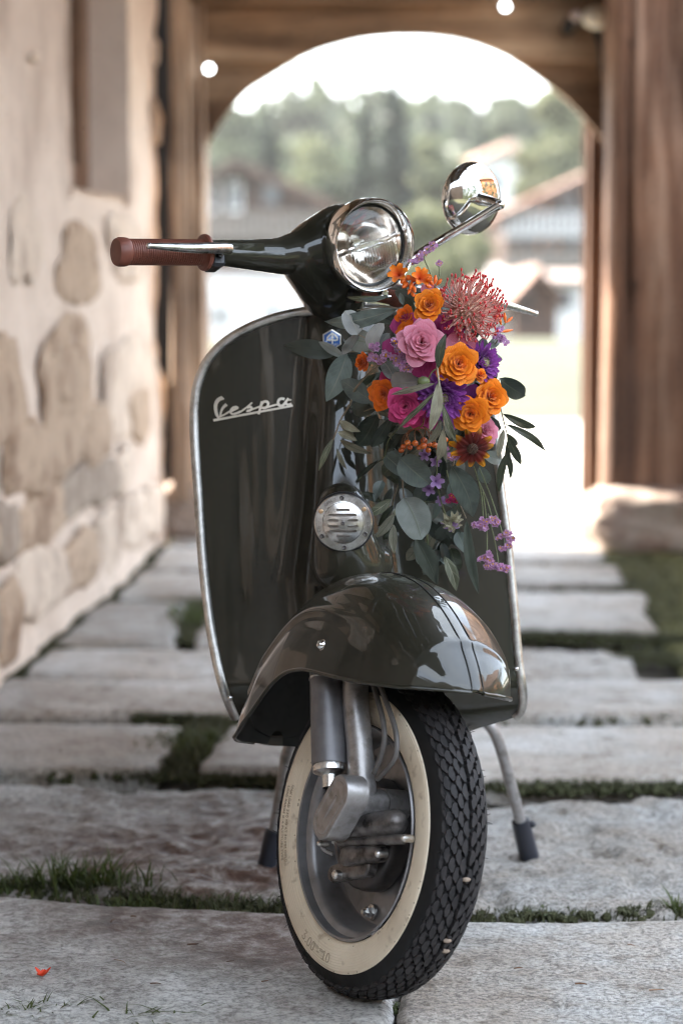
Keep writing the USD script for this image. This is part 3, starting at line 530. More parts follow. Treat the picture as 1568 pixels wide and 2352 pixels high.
# ---- timber gateway
GY = 8.35
def gp(px, py, y=GY): return at(px, py, y)
gate = thing('timber_gateway', (gp(935, 600)[0], GY, 0), 'weathered timber gateway with arched boards framing the view behind the scooter', 'gateway')
def post(px0, px1, y, z0, z1, dep, m, seed, nz=60, warp=.012, name='post'):
    x0, x1 = at(px0, 600, y)[0], at(px1, 600, y)[0]
    NA = 150; th_ = np.linspace(0, 2 * PI, NA, endpoint=False); k = (np.abs(np.cos(th_)) ** 7 + np.abs(np.sin(th_)) ** 7) ** (-1 / 7)
    Z = np.linspace(z0, z1, nz); cx, w = (x0 + x1) / 2, (x1 - x0) / 2
    P = np.stack([np.broadcast_to(cx + w * k * np.cos(th_), (nz, NA)), np.broadcast_to(y + dep / 2 + dep / 2 * k * np.sin(th_), (nz, NA)), np.broadcast_to(Z[:, None], (nz, NA))], -1).copy()
    Q = P * V(9, 9, .9); nr = (meshkit.fbm(Q, 3, seed) - .5) * 2 * warp + (meshkit.fbm(P * V(38, 38, 1.6), 3, seed + 3) - .5) * warp
    d = P - np.stack([np.full((nz, NA), cx), np.full((nz, NA), y + dep / 2), P[..., 2]], -1); d /= np.linalg.norm(d, axis=-1, keepdims=True)
    P += d * nr[..., None]
    cr_ = np.random.default_rng(seed + 40)
    for c_ in range(int(w * 34)):                      # long drying cracks down the face
        x0_ = cx + w * cr_.uniform(-.8, .8); za, zb_ = sorted(cr_.uniform(z0, z1, 2)); zb_ = max(zb_, za + .5); cwid = cr_.uniform(.004, .010)
        xz = x0_ + .03 * w * np.sin(Z * 3 + c_) + .10 * w * (meshkit.fbm(np.stack([Z * 2, Z * 0 + c_, Z * 0], -1), 3, seed) - .5)
        env = np.clip((Z - za) / .15, 0, 1) * np.clip((zb_ - Z) / .15, 0, 1)
        P[..., 1] += np.where(P[..., 1] < y + dep * .3, 1, 0) * .03 * env[:, None] * np.exp(-((P[..., 0] - xz[:, None]) / cwid) ** 2)
    v, f = grid(P, wrap_v=True); return obj(name, join([(v, f), hullpts(P[0] ) , hullpts(P[-1])]), m, gate, smooth=50, label=None)
post(392, 432, GY - .12, .14, 2.3, .10, 'timber_pale', 1)
post(426, 470, GY - .04, .14, 2.3, .16, 'timber_pale', 2)
post(396, 478, GY + .13, .10, 2.3, .06, 'timber_post', 3)
RY = 8.0
post(1398, 1610, RY, .17, 2.4, .26, 'timber_post', 4, warp=.016)
post(1350, 1388, GY + .1, .05, 1.40, .07, 'timber_post', 5, warp=.006)
obj('gap_filler', box((at(372, 600, 8.56)[0], 8.58, 1.3), (.30, .05, 2.8)), 'dark_void', gate)
obj('jamb_board', box(at(1388, 700, GY + .16) * V(1, 1, 0) + V(0, 0, 1.1), (.16, .02, 2.2)), 'timber_post', gate)
# peg holes in the right post: dark recessed plugs
for px, py, r in ((1457, 656, .017), (1398 + 50, 98, .008)):
    p = at(px, py, RY - .006); obj('peg_hole', lathe([(r, 0), (r * .95, -.002), (r * .8, .01), (0, .012)], p, V(0, 1, 0), 20, flip=True), 'dark_void', gate)
# boards over the opening, cut to an arch
ARCH = [(470, 350), (505, 292), (560, 222), (625, 178), (700, 136), (780, 108), (860, 93), (950, 89), (1040, 97), (1110, 116), (1180, 148), (1240, 188), (1300, 235), (1350, 288), (1408, 358)]
sc_ = GY / F_
def g2(px, py): return ((px - 784) * sc_, .95 + (600 - py) * sc_)
arch = spline(np.array([g2(*p) for p in ARCH]), 60)
opening = sg.Polygon([*map(tuple, arch), g2(1408, 1400), g2(470, 1400)])
def planks(name, x0, y0, x1, y1, dy, th, m, seed, cut=True):
    a, b = g2(x0, y1), g2(x1, y0); pg = sg.box(a[0], a[1], b[0], b[1])
    if cut: pg = pg.difference(opening)
    o = V(0, GY + dy, 0); v, f = prism(pg, o, V(1, 0, 0), V(0, 0, 1), V(0, 1, 0), th)
    t = trimesh.Trimesh(v, f).subdivide_to_size(.09); v, f = np.array(t.vertices), np.array(t.faces)
    v = v + V(0, 1, 0) * ((meshkit.fbm(v * V(2, 2, 22), 3, seed) - .5) * .012)[:, None]
    obj(name, (v, f), m, gate, smooth=30)
planks('arch_board', 462, 10, 1412, 149, .0, .055, 'timber_beam', 1)
planks('arch_board', 462, 145, 960, 360, .03, .05, 'timber_beam', 2)
planks('arch_board', 955, 145, 1412, 360, .034, .05, 'timber_beam', 3)
planks('lintel_beam', 440, -150, 1440, 20, -.06, .16, 'timber_beam', 4, False)
# two small lit bulbs on the boards
mat('bulb_light', {'e': ('emission', {'color': (.92, .96, 1.0), 'strength': 1.6})}, surface='e.emission')
for px, py, lb in ((480, 157, 'small lit white bulb on the left end of the arch boards'), (1160, 14, 'small lit white bulb under the lintel above the arch')):
    p = at(px, py, GY - .06); t_ = thing('light_bulb', p, lb, 'light bulb')
    obj('bulb', ball(p, .0125, 2), 'bulb_light', t_, smooth=True); obj('socket', lathe([(.010, .010), (.010, .05), (0, .05)], p, V(0, 1, 0), 14), 'black_plastic', t_)
# bracket lamp and dark iron fitting at the top right corner
lp = at(1372, 40, GY - .12); lt = thing('wall_lamp', lp, 'small round lamp with dark fitting under the lintel beside the right post', 'lamp')
obj('glass_bowl', ball(lp, .042, 3, (1.25, .9, .9)), plain('lamp_glass', (.75, .68, .52), .25), lt, smooth=True)
obj('bracket', join([tube([lp + V(-.04, .02, .0), lp + V(-.085, .05, -.01), lp + V(-.09, .10, -.03)], .022, 10, n=10), tube([lp + V(.0, .04, -.03), lp + V(.03, .06, -.10), lp + V(.035, .1, -.17)], .02, 10, n=10)]), 'dark_void', lt)
obj('cap', ball(lp + V(-.075, -.02, .005), .017, 2), plain('lamp_cap', (.5, .38, .32), .3), lt, smooth=True)

# stones under the posts
def rock(name, c, size, m, seed, label, cat='stone', flat=5):
    v, f = ball((0, 0, 0), 1, 4); k = (np.abs(v) ** flat).sum(1) ** (-1 / flat); v = v * k[:, None]
    v = v * (1 + jitter_noise(v, 1.6, .16, seed) + jitter_noise(v, 6, .04, seed + 1))[:, None] * np.asarray(size) + c
    return obj(name, (v, f), m, smooth=True, label=label, cat=cat)
rock('boulder', at(1490, 1195, 8.05), (.20, .16, .115), 'boulder_red', 3, 'reddish grey boulder under the right gate post')
rock('boulder', at(1378, 1190, 8.22), (.075, .10, .085), 'base_stone', 5, 'small grey stone left of the reddish boulder at the gate')
rock('boulder', at(430, 1170, 8.38), (.085, .12, .095), 'boulder_red', 6, 'reddish base stone under the left gate post')

# roof of the passage (out of frame; it shades the scooter and is mirrored in its paint), with rafters
rf = thing('passage_roof', (.4, 4.6, 2.5), 'dark timber roof of the passage over the scooter', 'roof')
for k in range(6): obj('roof_board', rbox((-.75 + k * .33, 4.9, 2.62 + .0 * k), (.322, 7.6, .04)), 'timber_roof', rf)
for k in range(6): obj('rafter', rbox((.1, 1.7 + k * 1.25, 2.51), (2.0, .13, .17)), 'timber_roof', rf)
obj('gable_boards', box((.4, 8.62, 2.75), (3.4, .05, 1.2)), 'timber_roof', rf)
# the timber wall that the right post belongs to, beyond the frame
obj('barn_wall', join([box((1.62, 8.3, 1.3), (.9, .12, 2.7)), box((2.1, 6.9, 1.3), (.12, 2.9, 2.7))]), 'timber_post', label='dark timber barn wall right of the gate post', cat='wall')

# ================================================================== BEYOND THE GATE
plain('roof_tile', (.20, .11, .075), .8); plain('roof_tile_pale', (.20, .14, .11), .7); plain('roof_shade', (.10, .065, .045), .8)
mottled('white_wall', (.33, .32, .31), (.42, .41, .40), .8, rough=.9)
plain('chalet_glass', (.04, .05, .06), .08); plain('balcony_grey', (.10, .085, .072), .8); plain('balcony_pale', (.26, .255, .25), .8); plain('white_frame', (.50, .49, .47), .6); plain('door_orange', (.42, .16, .06), .7)
def P2(px, py, y): return at(px, py, y)
def gable_house(name, y, apex, eL, eR, base_py, depth, label, wallm, roofm, over=1.2, thick=.35, floors=(), lower=None, windows=(), balconies=(), frontset=1.6, cat='house', windows_m='chalet_glass'):
    """house with its gable to the viewer. apex, eL, eR: (px, py) of ridge and eaves; floors: (py, material)."""
    A, L, R = P2(*apex, y), P2(*eL, y), P2(*eR, y); zb = P2(784, base_py, y)[2]
    t = thing(name, (A[0], y, zb), label, cat); yb = y + depth; yw = y + frontset
    slope = lambda x: np.interp(x, [L[0], A[0], R[0]], [L[2], A[2], R[2]])
    xl, xr = L[0] + over, R[0] - over
    def wallpoly(z0, z1): 
        pg = sg.Polygon([(xl, zb), (xr, zb), (xr, slope(xr) - thick), (A[0], A[2] - thick), (xl, slope(xl) - thick)]).intersection(sg.box(xl - 1, z0, xr + 1, z1)); return pg
    split = P2(784, lower[0], y)[2] if lower else zb - 1
    obj('wall', prism(wallpoly(split, 999), V(0, yw, 0), V(1, 0, 0), V(0, 0, 1), V(0, 1, 0), depth - frontset), wallm, t, smooth=False)
    if lower: obj('ground_floor', prism(wallpoly(-999, split - .01), V(0, yw - .08, 0), V(1, 0, 0), V(0, 0, 1), V(0, 1, 0), depth - frontset), lower[1], t, smooth=False)
    roofs = []
    for q in (L, R):
        p = [A, q]; n = unit(np.cross(V(0, 1, 0), q - A)); n = n if n[2] > 0 else -n
        r_ = [A, q, q + V(0, depth, 0), A + V(0, depth, 0)]
        v = np.array(r_ + [c - n * thick for c in r_]); roofs.append(obj('roof', hullpts(v), roofm, t, smooth=False))
        fb_ = [A + V(0, -.06, .0), q + V(0, -.06, .0)]; obj('verge_board', hullpts(np.array([c + o for c in fb_ for o in (V(0, 0, -.02), V(0, 0, -thick * 1.1), V(0, -.08, -.02), V(0, -.08, -thick * 1.1))])), 'chalet_wood', roofs[-1], smooth=False)
    for (x0, y0, x1, y1, fr) in windows:
        a, b = P2(x0, y1, y), P2(x1, y0, y); c = (a + b) / 2; w, h = b[0] - a[0], b[2] - a[2]
        f = obj('window', join([box((c[0] - w/2, yw - .1, c[2]), (w * .14, .12, h)), box((c[0] + w/2, yw - .1, c[2]), (w * .14, .12, h)), box((c[0], yw - .1, c[2] + h/2), (w, .12, h * .1)), box((c[0], yw - .1, c[2] - h/2), (w, .16, h * .1))]), fr, t, smooth=False)
        obj('pane', box((c[0], yw - .07, c[2]), (w * .86, .06, h * .9)), windows_m, f, smooth=False)
    for (x0, y0, x1, y1, m) in balconies:
        a, b = P2(x0, y1, y), P2(x1, y0, y); w, h = b[0] - a[0], b[2] - a[2]; c = (a + b) / 2
        bl = obj('balcony', join([box((c[0], y + .95, a[2]), (w, 1.5, .18)), box((c[0], y + .2, b[2]), (w, .1, .12)), box((c[0], y + .2, a[2] + h * .15), (w, .08, .10))]), m, t, smooth=False)
        n = int(w / .32)
        for k in range(min(n, 40)): obj('baluster', box((a[0] + (k + .5) * w / n, y + .2, c[2]), (w / n * .62, .05, h * .94)), m, bl, smooth=False)
    return t
# left chalet: white ground floor, wooden upper floor with a balcony, wide roof
gable_house('chalet', 115, (545, 362), (440, 408), (790, 474), 850, 14, 'brown wooden chalet with long balcony and white ground floor at left of the arch', 'chalet_wood', 'roof_tile_pale', over=.55, frontset=1.5, lower=(628, 'white_wall'),
            windows=[(520, 415, 550, 480, 'white_frame'), (478, 415, 494, 480, 'white_frame'), (600, 420, 640, 470, 'chalet_wood'), (490, 712, 512, 742, 'balcony_grey'), (616, 704, 634, 728, 'balcony_grey'), (690, 712, 706, 738, 'balcony_grey')], balconies=[(455, 488, 745, 545, 'balcony_grey')])
# right chalet: white floors, two brown balconies of windows
gable_house('chalet', 110, (1420, 365), (1140, 492), (1700, 492), 800, 14, 'chalet with two pale balcony bands behind the mirror at right of the arch', 'chalet_wood', 'roof_tile', over=.5, frontset=1.8, lower=(612, 'white_wall'),
            windows=[(1225, 445, 1262, 484, 'door_orange'), (1290, 440, 1335, 486, 'chalet_wood'), (1200, 548, 1230, 575, 'chalet_wood'), (1248, 546, 1285, 576, 'door_orange'), (1310, 546, 1342, 576, 'chalet_wood')], balconies=[(1158, 490, 1420, 540, 'balcony_pale'), (1158, 576, 1420, 612, 'balcony_grey')])
# small gabled hut between them
hut_y = 62
gable_house('hut', hut_y, (1240, 614), (1160, 700), (1306, 688), 800, 5, 'small hut with pinkish sunlit roof below the right chalet', 'chalet_wood', 'roof_tile', over=.25, thick=.13, frontset=.35, windows=[(1205, 668, 1225, 690, 'chalet_wood')])
h2 = thing('annex_roof', at(1150, 650, 66), 'long pinkish tiled lean to roof joined left of the small hut', 'roof')
a_, b_, c_, d_ = at(1085, 640, 68), at(1238, 606, 68), at(1200, 690, 63.5), at(1010, 700, 63.5)
obj('tile_slope', hullpts(np.array([p + V(0, 0, o) for p in (a_, b_, c_, d_) for o in (0, -.15)])), 'roof_tile_pale', h2, smooth=False)
obj('wall', box(((c_ + d_) / 2 + V(.1, 1.2, -.85)), (abs(c_[0] - d_[0]) * .9, 1.2, 1.4)), 'white_wall', h2, smooth=False)
# house higher up the slope: one sunlit roof plane and a shaded gable
hu = thing('hillside_house', at(1110, 380, 160), 'house with sunlit pale roof higher on the wooded slope above the mirror', 'house')
a_, b_, c_, d_ = at(1176, 322, 160), at(1168, 338, 160), at(1040, 392, 160), at(1052, 376, 160)
obj('roof', hullpts(np.array([p + o for p in (at(1176, 322, 164), at(1164, 334, 160), at(1030, 398, 160), at(1050, 372, 164)) for o in (V(0, 0, 0), V(0, 0, -.3))])), 'roof_tile', hu, smooth=False)
obj('roof', hullpts(np.array([p + o for p in (at(1176, 322, 164), at(1164, 334, 160), at(1215, 385, 160), at(1235, 372, 164)) for o in (V(0, 0, 0), V(0, 0, -.3))])), 'roof_tile', hu, smooth=False)
gw = [at(1164, 342, 160.6), at(1048, 394, 160.6), at(1060, 470, 160.6), at(1205, 470, 160.6), at(1205, 388, 160.6)]
obj('wall', hullpts(np.array([p + V(0, d, 0) for p in gw for d in (0, 3)])), 'white_wall', hu, smooth=False)
obj('window', box(at(1130, 420, 160.5), (1.0, .2, 1.1)), 'chalet_glass', hu, smooth=False)
# long white building low at the left, and pale wall at right, sunlit
for nm, x0, x1, y0, y1, d, lb in (('white_house', 1235, 1480, 640, 735, 84, 'low white building beneath the right chalet at the right of the arch'),):
    a, b = at(x0, y1, d), at(x1, y0, d); t_ = thing(nm, (a + b) / 2, lb, 'house')
    obj('wall', box((a + b) / 2 + V(0, 2, 0), (b[0] - a[0], 4, b[2] - a[2])), 'white_wall', t_, smooth=False)
    obj('roof', hullpts(np.array([(b[0] + .4, d - .5, b[2]), (a[0] - .4, d - .5, b[2]), (a[0] - .4, d + 4.4, b[2] + .25), (b[0] + .4, d + 4.4, b[2] + .25), (b[0] + .4, d - .5, b[2] - .12), (a[0] - .4, d - .5, b[2] - .12)])), 'roof_tile_pale', t_, smooth=False)
    obj('window', box(((a + b) / 2 * V(1, 0, 1) + V(-.9, d - .04, 0)), (.5, .1, .7)), 'chalet_glass', t_, smooth=False)

# ---- trees
mottled('bark', (.05, .035, .025), (.11, .08, .06), 12, rough=.9)
def foliage_mat(name, c1, c2):
    mat(name, {'g': ('geometry', {}), 'r': ('rgb_ramp', {'ramp': [(0, c1), (1, c2)]}), 'p': ('principled_bsdf', {'roughness': .6}), 't': ('translucent_bsdf', {}), 'mc': ('mix_closure', {'fac': .35})},
        [('g.random_per_island', 'r.fac'), ('r.color', 'p.base_color'), ('r.color', 't.color'), ('p.BSDF', 'mc.closure1'), ('t.BSDF', 'mc.closure2')], surface='mc.closure')
foliage_mat('needles', (.014, .022, .014), (.038, .055, .032)); foliage_mat('leaves', (.055, .068, .032), (.13, .14, .07)); foliage_mat('leaves_pale', (.13, .135, .07), (.30, .28, .16)); foliage_mat('leaves_olive', (.05, .06, .03), (.12, .12, .06))
def leafcloud(pts, size, seed, n=3):
    r = np.random.default_rng(seed); k = len(pts); s = size * r.uniform(.6, 1.3, (k, 1, 1))
    a = r.normal(size=(k, 3)); a /= np.linalg.norm(a, axis=1, keepdims=True); b = np.cross(a, r.normal(size=(k, 3))); b /= np.linalg.norm(b, axis=1, keepdims=True)
    v = pts[:, None] + s * np.stack([-a * .5 - b * .3, a * .5 - b * .3, a * .35 + b * .45, -a * .35 + b * .4], 1)
    q = np.arange(k)[:, None] * 4 + np.arange(4); return v.reshape(-1, 3), np.vstack([q[:, [0, 1, 2]], q[:, [0, 2, 3]]])
def conifer(name, base, H, W, seed, label, group, n=4200):
    r = np.random.default_rng(seed); t = thing(name, base, label, 'tree', group); base = np.asarray(base, float)
    obj('trunk', tube([base - V(0, 0, 1), base + V(0, 0, H * .5), base + V(0, 0, H)], [H * .018, H * .012, H * .002], 8, n=8), 'bark', t)
    h = 1 - r.uniform(0, 1, n) ** .55; tier = np.floor(h * 16) / 16; lay = (h - tier) * 16
    rad = W * (1.03 - h) ** .85 * (1.15 - .5 * lay) * r.uniform(.15, 1, n) ** .5 * (1 + .3 * np.sin(np.floor(h * 16) * 2.3 + seed)); a = r.uniform(0, 2 * PI, n); rad *= 1 + .25 * np.sin(5 * a + np.floor(h * 16) * 1.7)
    p = base + np.stack([rad * np.cos(a), rad * np.sin(a), H * (.07 + .93 * h) - rad * .28], -1)
    obj('crown', leafcloud(p, H * .042, seed), 'needles', t, smooth=False); return t
def broadleaf(name, base, H, W, seed, label, group, m='leaves', n=5200, low=.22):
    r = np.random.default_rng(seed); t = thing(name, base, label, 'tree', group); base = np.asarray(base, float); limbs = []; pts = []
    top = base + V(0, 0, H * .55); limbs.append(tube([base - V(0, 0, 1), base + V(r.normal(0, .02) * H, 0, H * .25), top], [H * .026, H * .018, H * .009], 8, n=8))
    nc = 22
    for k in range(nc):
        h = r.uniform(low, .95); a = r.uniform(0, 2 * PI); rr = W * math.sqrt(max(.05, 1 - ((h - .55) / .5) ** 2)) * r.uniform(.25, .85); c = base + V(rr * math.cos(a), rr * math.sin(a), H * h)
        if k < 10: limbs.append(tube([base + V(0, 0, H * min(.5, h * .6)), (base + V(0, 0, H * h * .7) + c) / 2, c], [H * .009, H * .003], 6, n=6))
        s = W * r.uniform(.28, .48); q = r.normal(size=(n // nc, 3)); q /= np.linalg.norm(q, axis=1, keepdims=True); q *= r.uniform(.55, 1, (len(q), 1)) ** .6; pts.append(c + q * s * V(1, 1, .8))
    obj('trunk', join(limbs), 'bark', t); obj('crown', leafcloud(np.vstack(pts), H * .036, seed), m, t, smooth=False); return t
def gz(y): return float(hill(np.array(0.), np.array(float(y)))) if y > 122 else float(terrain(0., float(y)))
def tree_at(kind, px, top_py, y, wpx, seed, label=None, group=None, src=None, **kw):
    x = at(px, 600, y)[0]; zb = float(hill(x, float(y))) if y > 122 else float(terrain(x, float(y))); zt = at(px, top_py, y)[2]; W = wpx / F_ * y / 2; H = max(zt - zb, 2.)
    return (conifer if kind == 'c' else broadleaf)('conifer_tree' if kind == 'c' else 'broadleaf_tree', (x, y, zb), H, W, seed, label, group, **kw)
tree_at('c', 905, 168, 128, 240, 1, 'tallest dark conifer in the middle of the arch')
tree_at('c', 838, 220, 133, 170, 2, 'conifer close left of the tallest one')
tree_at('c', 618, 240, 127, 170, 3, 'dark conifer above the left chalet roof')
tree_at('c', 1105, 246, 170, 74, 4, 'slim dark conifer above the mirror')
tree_at('c', 985, 240, 175, 100, 15, 'conifer right of the tallest one')
tree_at('b', 740, 310, 140, 200, 5, 'pale broadleaf tree between the dark conifers left of the headlight', m='leaves_pale')
tree_at('b', 1010, 300, 138, 200, 6, 'pale broadleaf tree right of the tallest conifer', m='leaves_pale')
tree_at('b', 1290, 195, 131, 250, 7, 'big sunlit broadleaf tree at the right of the arch', m='leaves_pale', n=7000)
tree_at('b', 1225, 330, 128, 150, 8, 'light green tree just right of the mirror', m='leaves_pale')
tree_at('b', 960, 430, 78, 190, 9, 'pale bush like tree behind the headlight', m='leaves_pale', low=.1)
tree_at('b', 1075, 420, 92, 150, 10, 'pale leafy tree left of the mirror', m='leaves_pale', low=.1)
tree_at('b', 700, 400, 132, 190, 11, 'round tree right behind the left chalet', m='leaves_olive')
tree_at('b', 540, 235, 190, 190, 12, 'broadleaf tree on the slope at the left edge of the arch', m='leaves')
tree_at('b', 690, 205, 230, 170, 13, 'tree on the left skyline of the hill', m='leaves_olive')
tree_at('b', 1180, 215, 215, 170, 14, 'tree on the right skyline of the hill', m='leaves')
tree_at('b', 1010, 560, 60, 130, 16, 'small pale shrub right of the headlight', m='leaves_pale', low=.05)
# the forest on the hill reads as one mass
fr = np.random.default_rng(12); fp = []
for k in range(520):
    y = fr.uniform(165, 345); x = fr.uniform(-.17, .17) * y; z = float(hill(x, y)); H = fr.uniform(5, 10); W = H * fr.uniform(.22, .4); n_ = 70
    h = fr.uniform(0, 1, n_) ** .8; a = fr.uniform(0, 2 * PI, n_); rad = W * np.sqrt(np.maximum(.04, 1 - h ** 1.3)) * fr.uniform(.3, 1, n_)
    fp.append(np.stack([x + rad * np.cos(a), y + rad * np.sin(a), z + H * h], -1))
obj('forest', leafcloud(np.vstack(fp), 2.2, 3), 'leaves', smooth=False, kind='stuff', label='wooded hillside behind the village')

hr_ = np.random.default_rng(77); hp_ = np.stack([7.6 + hr_.normal(0, .35, 5200), hr_.uniform(-7, 9, 5200), hr_.uniform(-.1, 2.9, 5200)], -1)
obj('hedge', leafcloud(hp_, .22, 5), 'leaves', smooth=False, label='clipped green hedge along the yard right of the passage', cat='hedge')
# ---- what stands behind and right of the camera (seen mirrored in paint, chrome and glass)
def plain_house(name, c, size, rot, wallm, roofm, label):
    t = thing(name, c, label, 'house'); ax = np.array([[math.cos(rot), math.sin(rot), 0], [-math.sin(rot), math.cos(rot), 0], [0, 0, 1]]); c = np.asarray(c, float); w, d, h = size
    obj('wall', box(c + V(0, 0, h / 2), size, ax), wallm, t, smooth=False)
    pts = np.array([(-w/2 - .7, -d/2 - .7, h - .3), (w/2 + .7, -d/2 - .7, h - .3), (-w/2 - .7, d/2 + .7, h - .3), (w/2 + .7, d/2 + .7, h - .3), (0, -d/2 - .7, h + w * .28), (0, d/2 + .7, h + w * .28)]) @ ax + c
    obj('roof', hullpts(pts), roofm, t, smooth=False)
    for sx in (-.28, 0, .28):
        for sz in (.3, .72): obj('window', box(c + V(sx * w, -d / 2 - .0, h * sz) @ np.eye(3) * 0 + (V(sx * w, d / 2, h * sz) @ ax), (w * .13, .08, h * .16), ax), 'chalet_glass', t, smooth=False)
mottled('barn_dark', (.018, .012, .008), (.04, .028, .02), 2, rough=.9)
plain_house('farmhouse', (15.5, 5.5, -.06), (9, 9, 5), 1.45, 'door_orange', 'roof_tile', 'timber farmhouse across the yard right of the camera')
obj('barn_end_wall', box((2.8, -4.6, 1.9), (8.4, .2, 4.0)), 'barn_dark', label='dark boarded end wall of the passage behind the camera', cat='wall')
broadleaf('broadleaf_tree', (18, 8, -.06), 5., 2.4, 33, 'round tree right of the barn wall', None)

# the summer haze over the valley
hz = box((0, 160, 38), (560, 480, 92)); 
obj('haze', box((0, 155, 33.5), (600, 520, 83)), mat('haze_air', {'v': ('principled_volume', {'color': (.95, .93, .88), 'density': .0002, 'anisotropy': .3})}, surface=None, volume='v.volume'), kind='stuff')

# ================================================================== THE SCOOTER
WC = V(0.046, 3.082, 0.2095)                       # front wheel centre
az_, el_ = math.radians(30.4), math.radians(10.6)
AX = V(-math.cos(az_) * math.cos(el_), -math.sin(az_) * math.cos(el_), math.sin(el_))      # axle, towards the fork side
BF = V(math.sin(math.radians(5)), -math.cos(math.radians(5)), 0)
rk = math.radians(24)
SA = math.cos(rk) * V(0, 0, 1) - math.sin(rk) * BF; SA = unit(SA - (SA @ AX) * AX)        # steering axis
SE = np.cross(SA, AX)
WF = SE * math.cos(rk) - SA * math.sin(rk); WU = SA * math.cos(rk) + SE * math.sin(rk)    # the wheel's forward and up
def W(s, f, h): return WC + s * AX + f * WF + h * WU
def onS(px, py, s): return on_plane(px, py, WC + s * AX, AX)          # pixel on the plane beside the wheel plane
def onF(px, py, f): return on_plane(px, py, WC + f * WF, WF)
sco = thing('motor_scooter', (.06, 3.3, 0), 'dark olive vintage motor scooter with cream whitewall tyre, on its stand', 'scooter')

# ---- tyre, whitewall, tread
TY = [(.139, .026), (.142, .033), (.155, .040), (.172, .0415), (.186, .0385), (.196, .033), (.2025, .026), (.2055, .018), (.2065, .009), (.207, 0)]
prof = [(r, s) for r, s in TY] + [(r, -s) for r, s in TY[::-1][1:]]
tyre = obj('front_tyre', lathe(prof, WC, AX, 120), 'rubber', sco, smooth=40)
ww = [(.1405, .0338), (.144, .0362), (.155, .0412), (.168, .0427), (.176, .0424), (.1808, .0412), (.1818, .0392)]
def lathe_uv(profile, o, axis, segs=120):
    v, f = lathe(profile, o, axis, segs, flip=False); k = len(profile); uv = np.stack([np.repeat([p[0] for p in profile], segs), np.tile(np.linspace(0, 1, segs), k)], 1); return v, f, uv
v, f, uv = lathe_uv(ww, WC, AX, 160); obj('whitewall', (v, f), 'whitewall', tyre, smooth=True, uv=uv)
v, f, uv = lathe_uv([(r, -s) for r, s in ww[::-1]], WC, AX, 160); obj('whitewall', (v, f), 'whitewall', tyre, smooth=True, uv=uv)
# lettering moulded in the whitewall, round the lower part
def on_sidewall(P2d, r0, a0, lift=.0009):
    """flat lettering (x right, y up, z out) bent round the whitewall; a0 angle of the text's middle, read with feet towards the hub or tread."""
    x, y, z = P2d[:, 0], P2d[:, 1], P2d[:, 2]; rr = r0 - y; ang = a0 + x / r0
    s = np.interp(rr, [q[0] for q in ww], [q[1] for q in ww]) + z + lift * 0
    return WC + s[:, None] * AX + (rr * np.cos(ang))[:, None] * WF + (rr * np.sin(ang))[:, None] * WU
plain('sidewall_relief', (.36, .30, .22), .6)
def sidewall_text(txt, h, r0, a0, flip=False, depth=.0012):
    m = meshkit.text_mesh(txt, h, depth); v = np.array(m.vertices); v[:, 0] -= (v[:, 0].min() + v[:, 0].max()) / 2
    t = trimesh.Trimesh(v, m.faces); 
    p = np.array(t.vertices) * V(1, 1, 1)
    if flip: p[:, :2] *= -1; p[:, 1] += h
    return on_sidewall(p, r0, a0), np.array(t.faces)
sg_ = sidewall_text('3.00 - 10', .0125, .172, math.radians(-100), depth=.0009)
obj('size_lettering', sg_, 'sidewall_relief', tyre, smooth=False)
for txt_, h_, r_0, a_0 in (('LOAD RANGE C  4 PLY  TUBE TYPE', .0045, .172, 190), ('MAX LOAD 230 KG AT 50 PSI COLD', .0045, .164, 190), ('K333-006', .004, .164, -98)): obj('fine_lettering', sidewall_text(txt_, h_, r_0, math.radians(a_0), depth=.0006), 'sidewall_relief', tyre, smooth=False)
# moulding nibs on the whitewall
nib = np.random.default_rng(4); nb = []
for k in range(46):
    a = nib.uniform(0, 2 * PI); r = nib.choice([.146, .180]) ; s = np.interp(r, [q[0] for q in ww], [q[1] for q in ww]); nb.append(ball(W(s, r * math.cos(a), r * math.sin(a)), .0011, 1))
obj('moulding_nibs', join(nb), 'sidewall_relief', tyre, kind='stuff')
# tread: rows of chevron blocks across the crown, with centre rib and shoulder lugs
def crown(ang, u):
    """point on the tread: u from -1 (far shoulder) to 1 (near shoulder)."""
    arc = np.array([(s, r) for r, s in TY[5:]] + [(-s, r) for r, s in TY[5:][::-1][1:]]); L = np.r_[0, np.cumsum(np.linalg.norm(np.diff(arc, axis=0), axis=1))]; t = (1 - u) / 2 * L[-1]
    s, r = np.interp(t, L, arc[:, 0]), np.interp(t, L, arc[:, 1])
    e = 1e-4; ds, dr = np.interp(t + e, L, arc[:, 0]) - s, np.interp(t + e, L, arc[:, 1]) - r; n = V(-dr, ds); n = n / (np.linalg.norm(n) + 1e-12); n = n if n[1] > 0 or (abs(n[1]) < .3 and n[0] * s > 0) else -n
    d = math.cos(ang) * WF + math.sin(ang) * WU; return WC + s * AX + r * d, n[0] * AX + n[1] * d
def tread_block(a0, poly, h=.0048, inset=.0011):
    lo, hi = [], []
    c = np.mean(poly, 0)
    for (da, u) in poly:
        p, n = crown(a0 + da, u); lo.append(p - n * .001); q = c + (np.array([da, u]) - c) * .82; p2, n2 = crown(a0 + q[0], q[1]); hi.append(p2 + n2 * h)
    k = len(poly); v = np.array(lo + hi + [np.mean(hi, 0)]); i = np.arange(k); j = (i + 1) % k
    f = np.vstack([np.stack([i, j, k + j], -1), np.stack([i, k + j, k + i], -1), np.stack([k + i, k + j, np.full(k, 2 * k)], -1)])
    return v, f
NB = 58; da = 2 * PI / NB; tb = []; tr = np.random.default_rng(31)
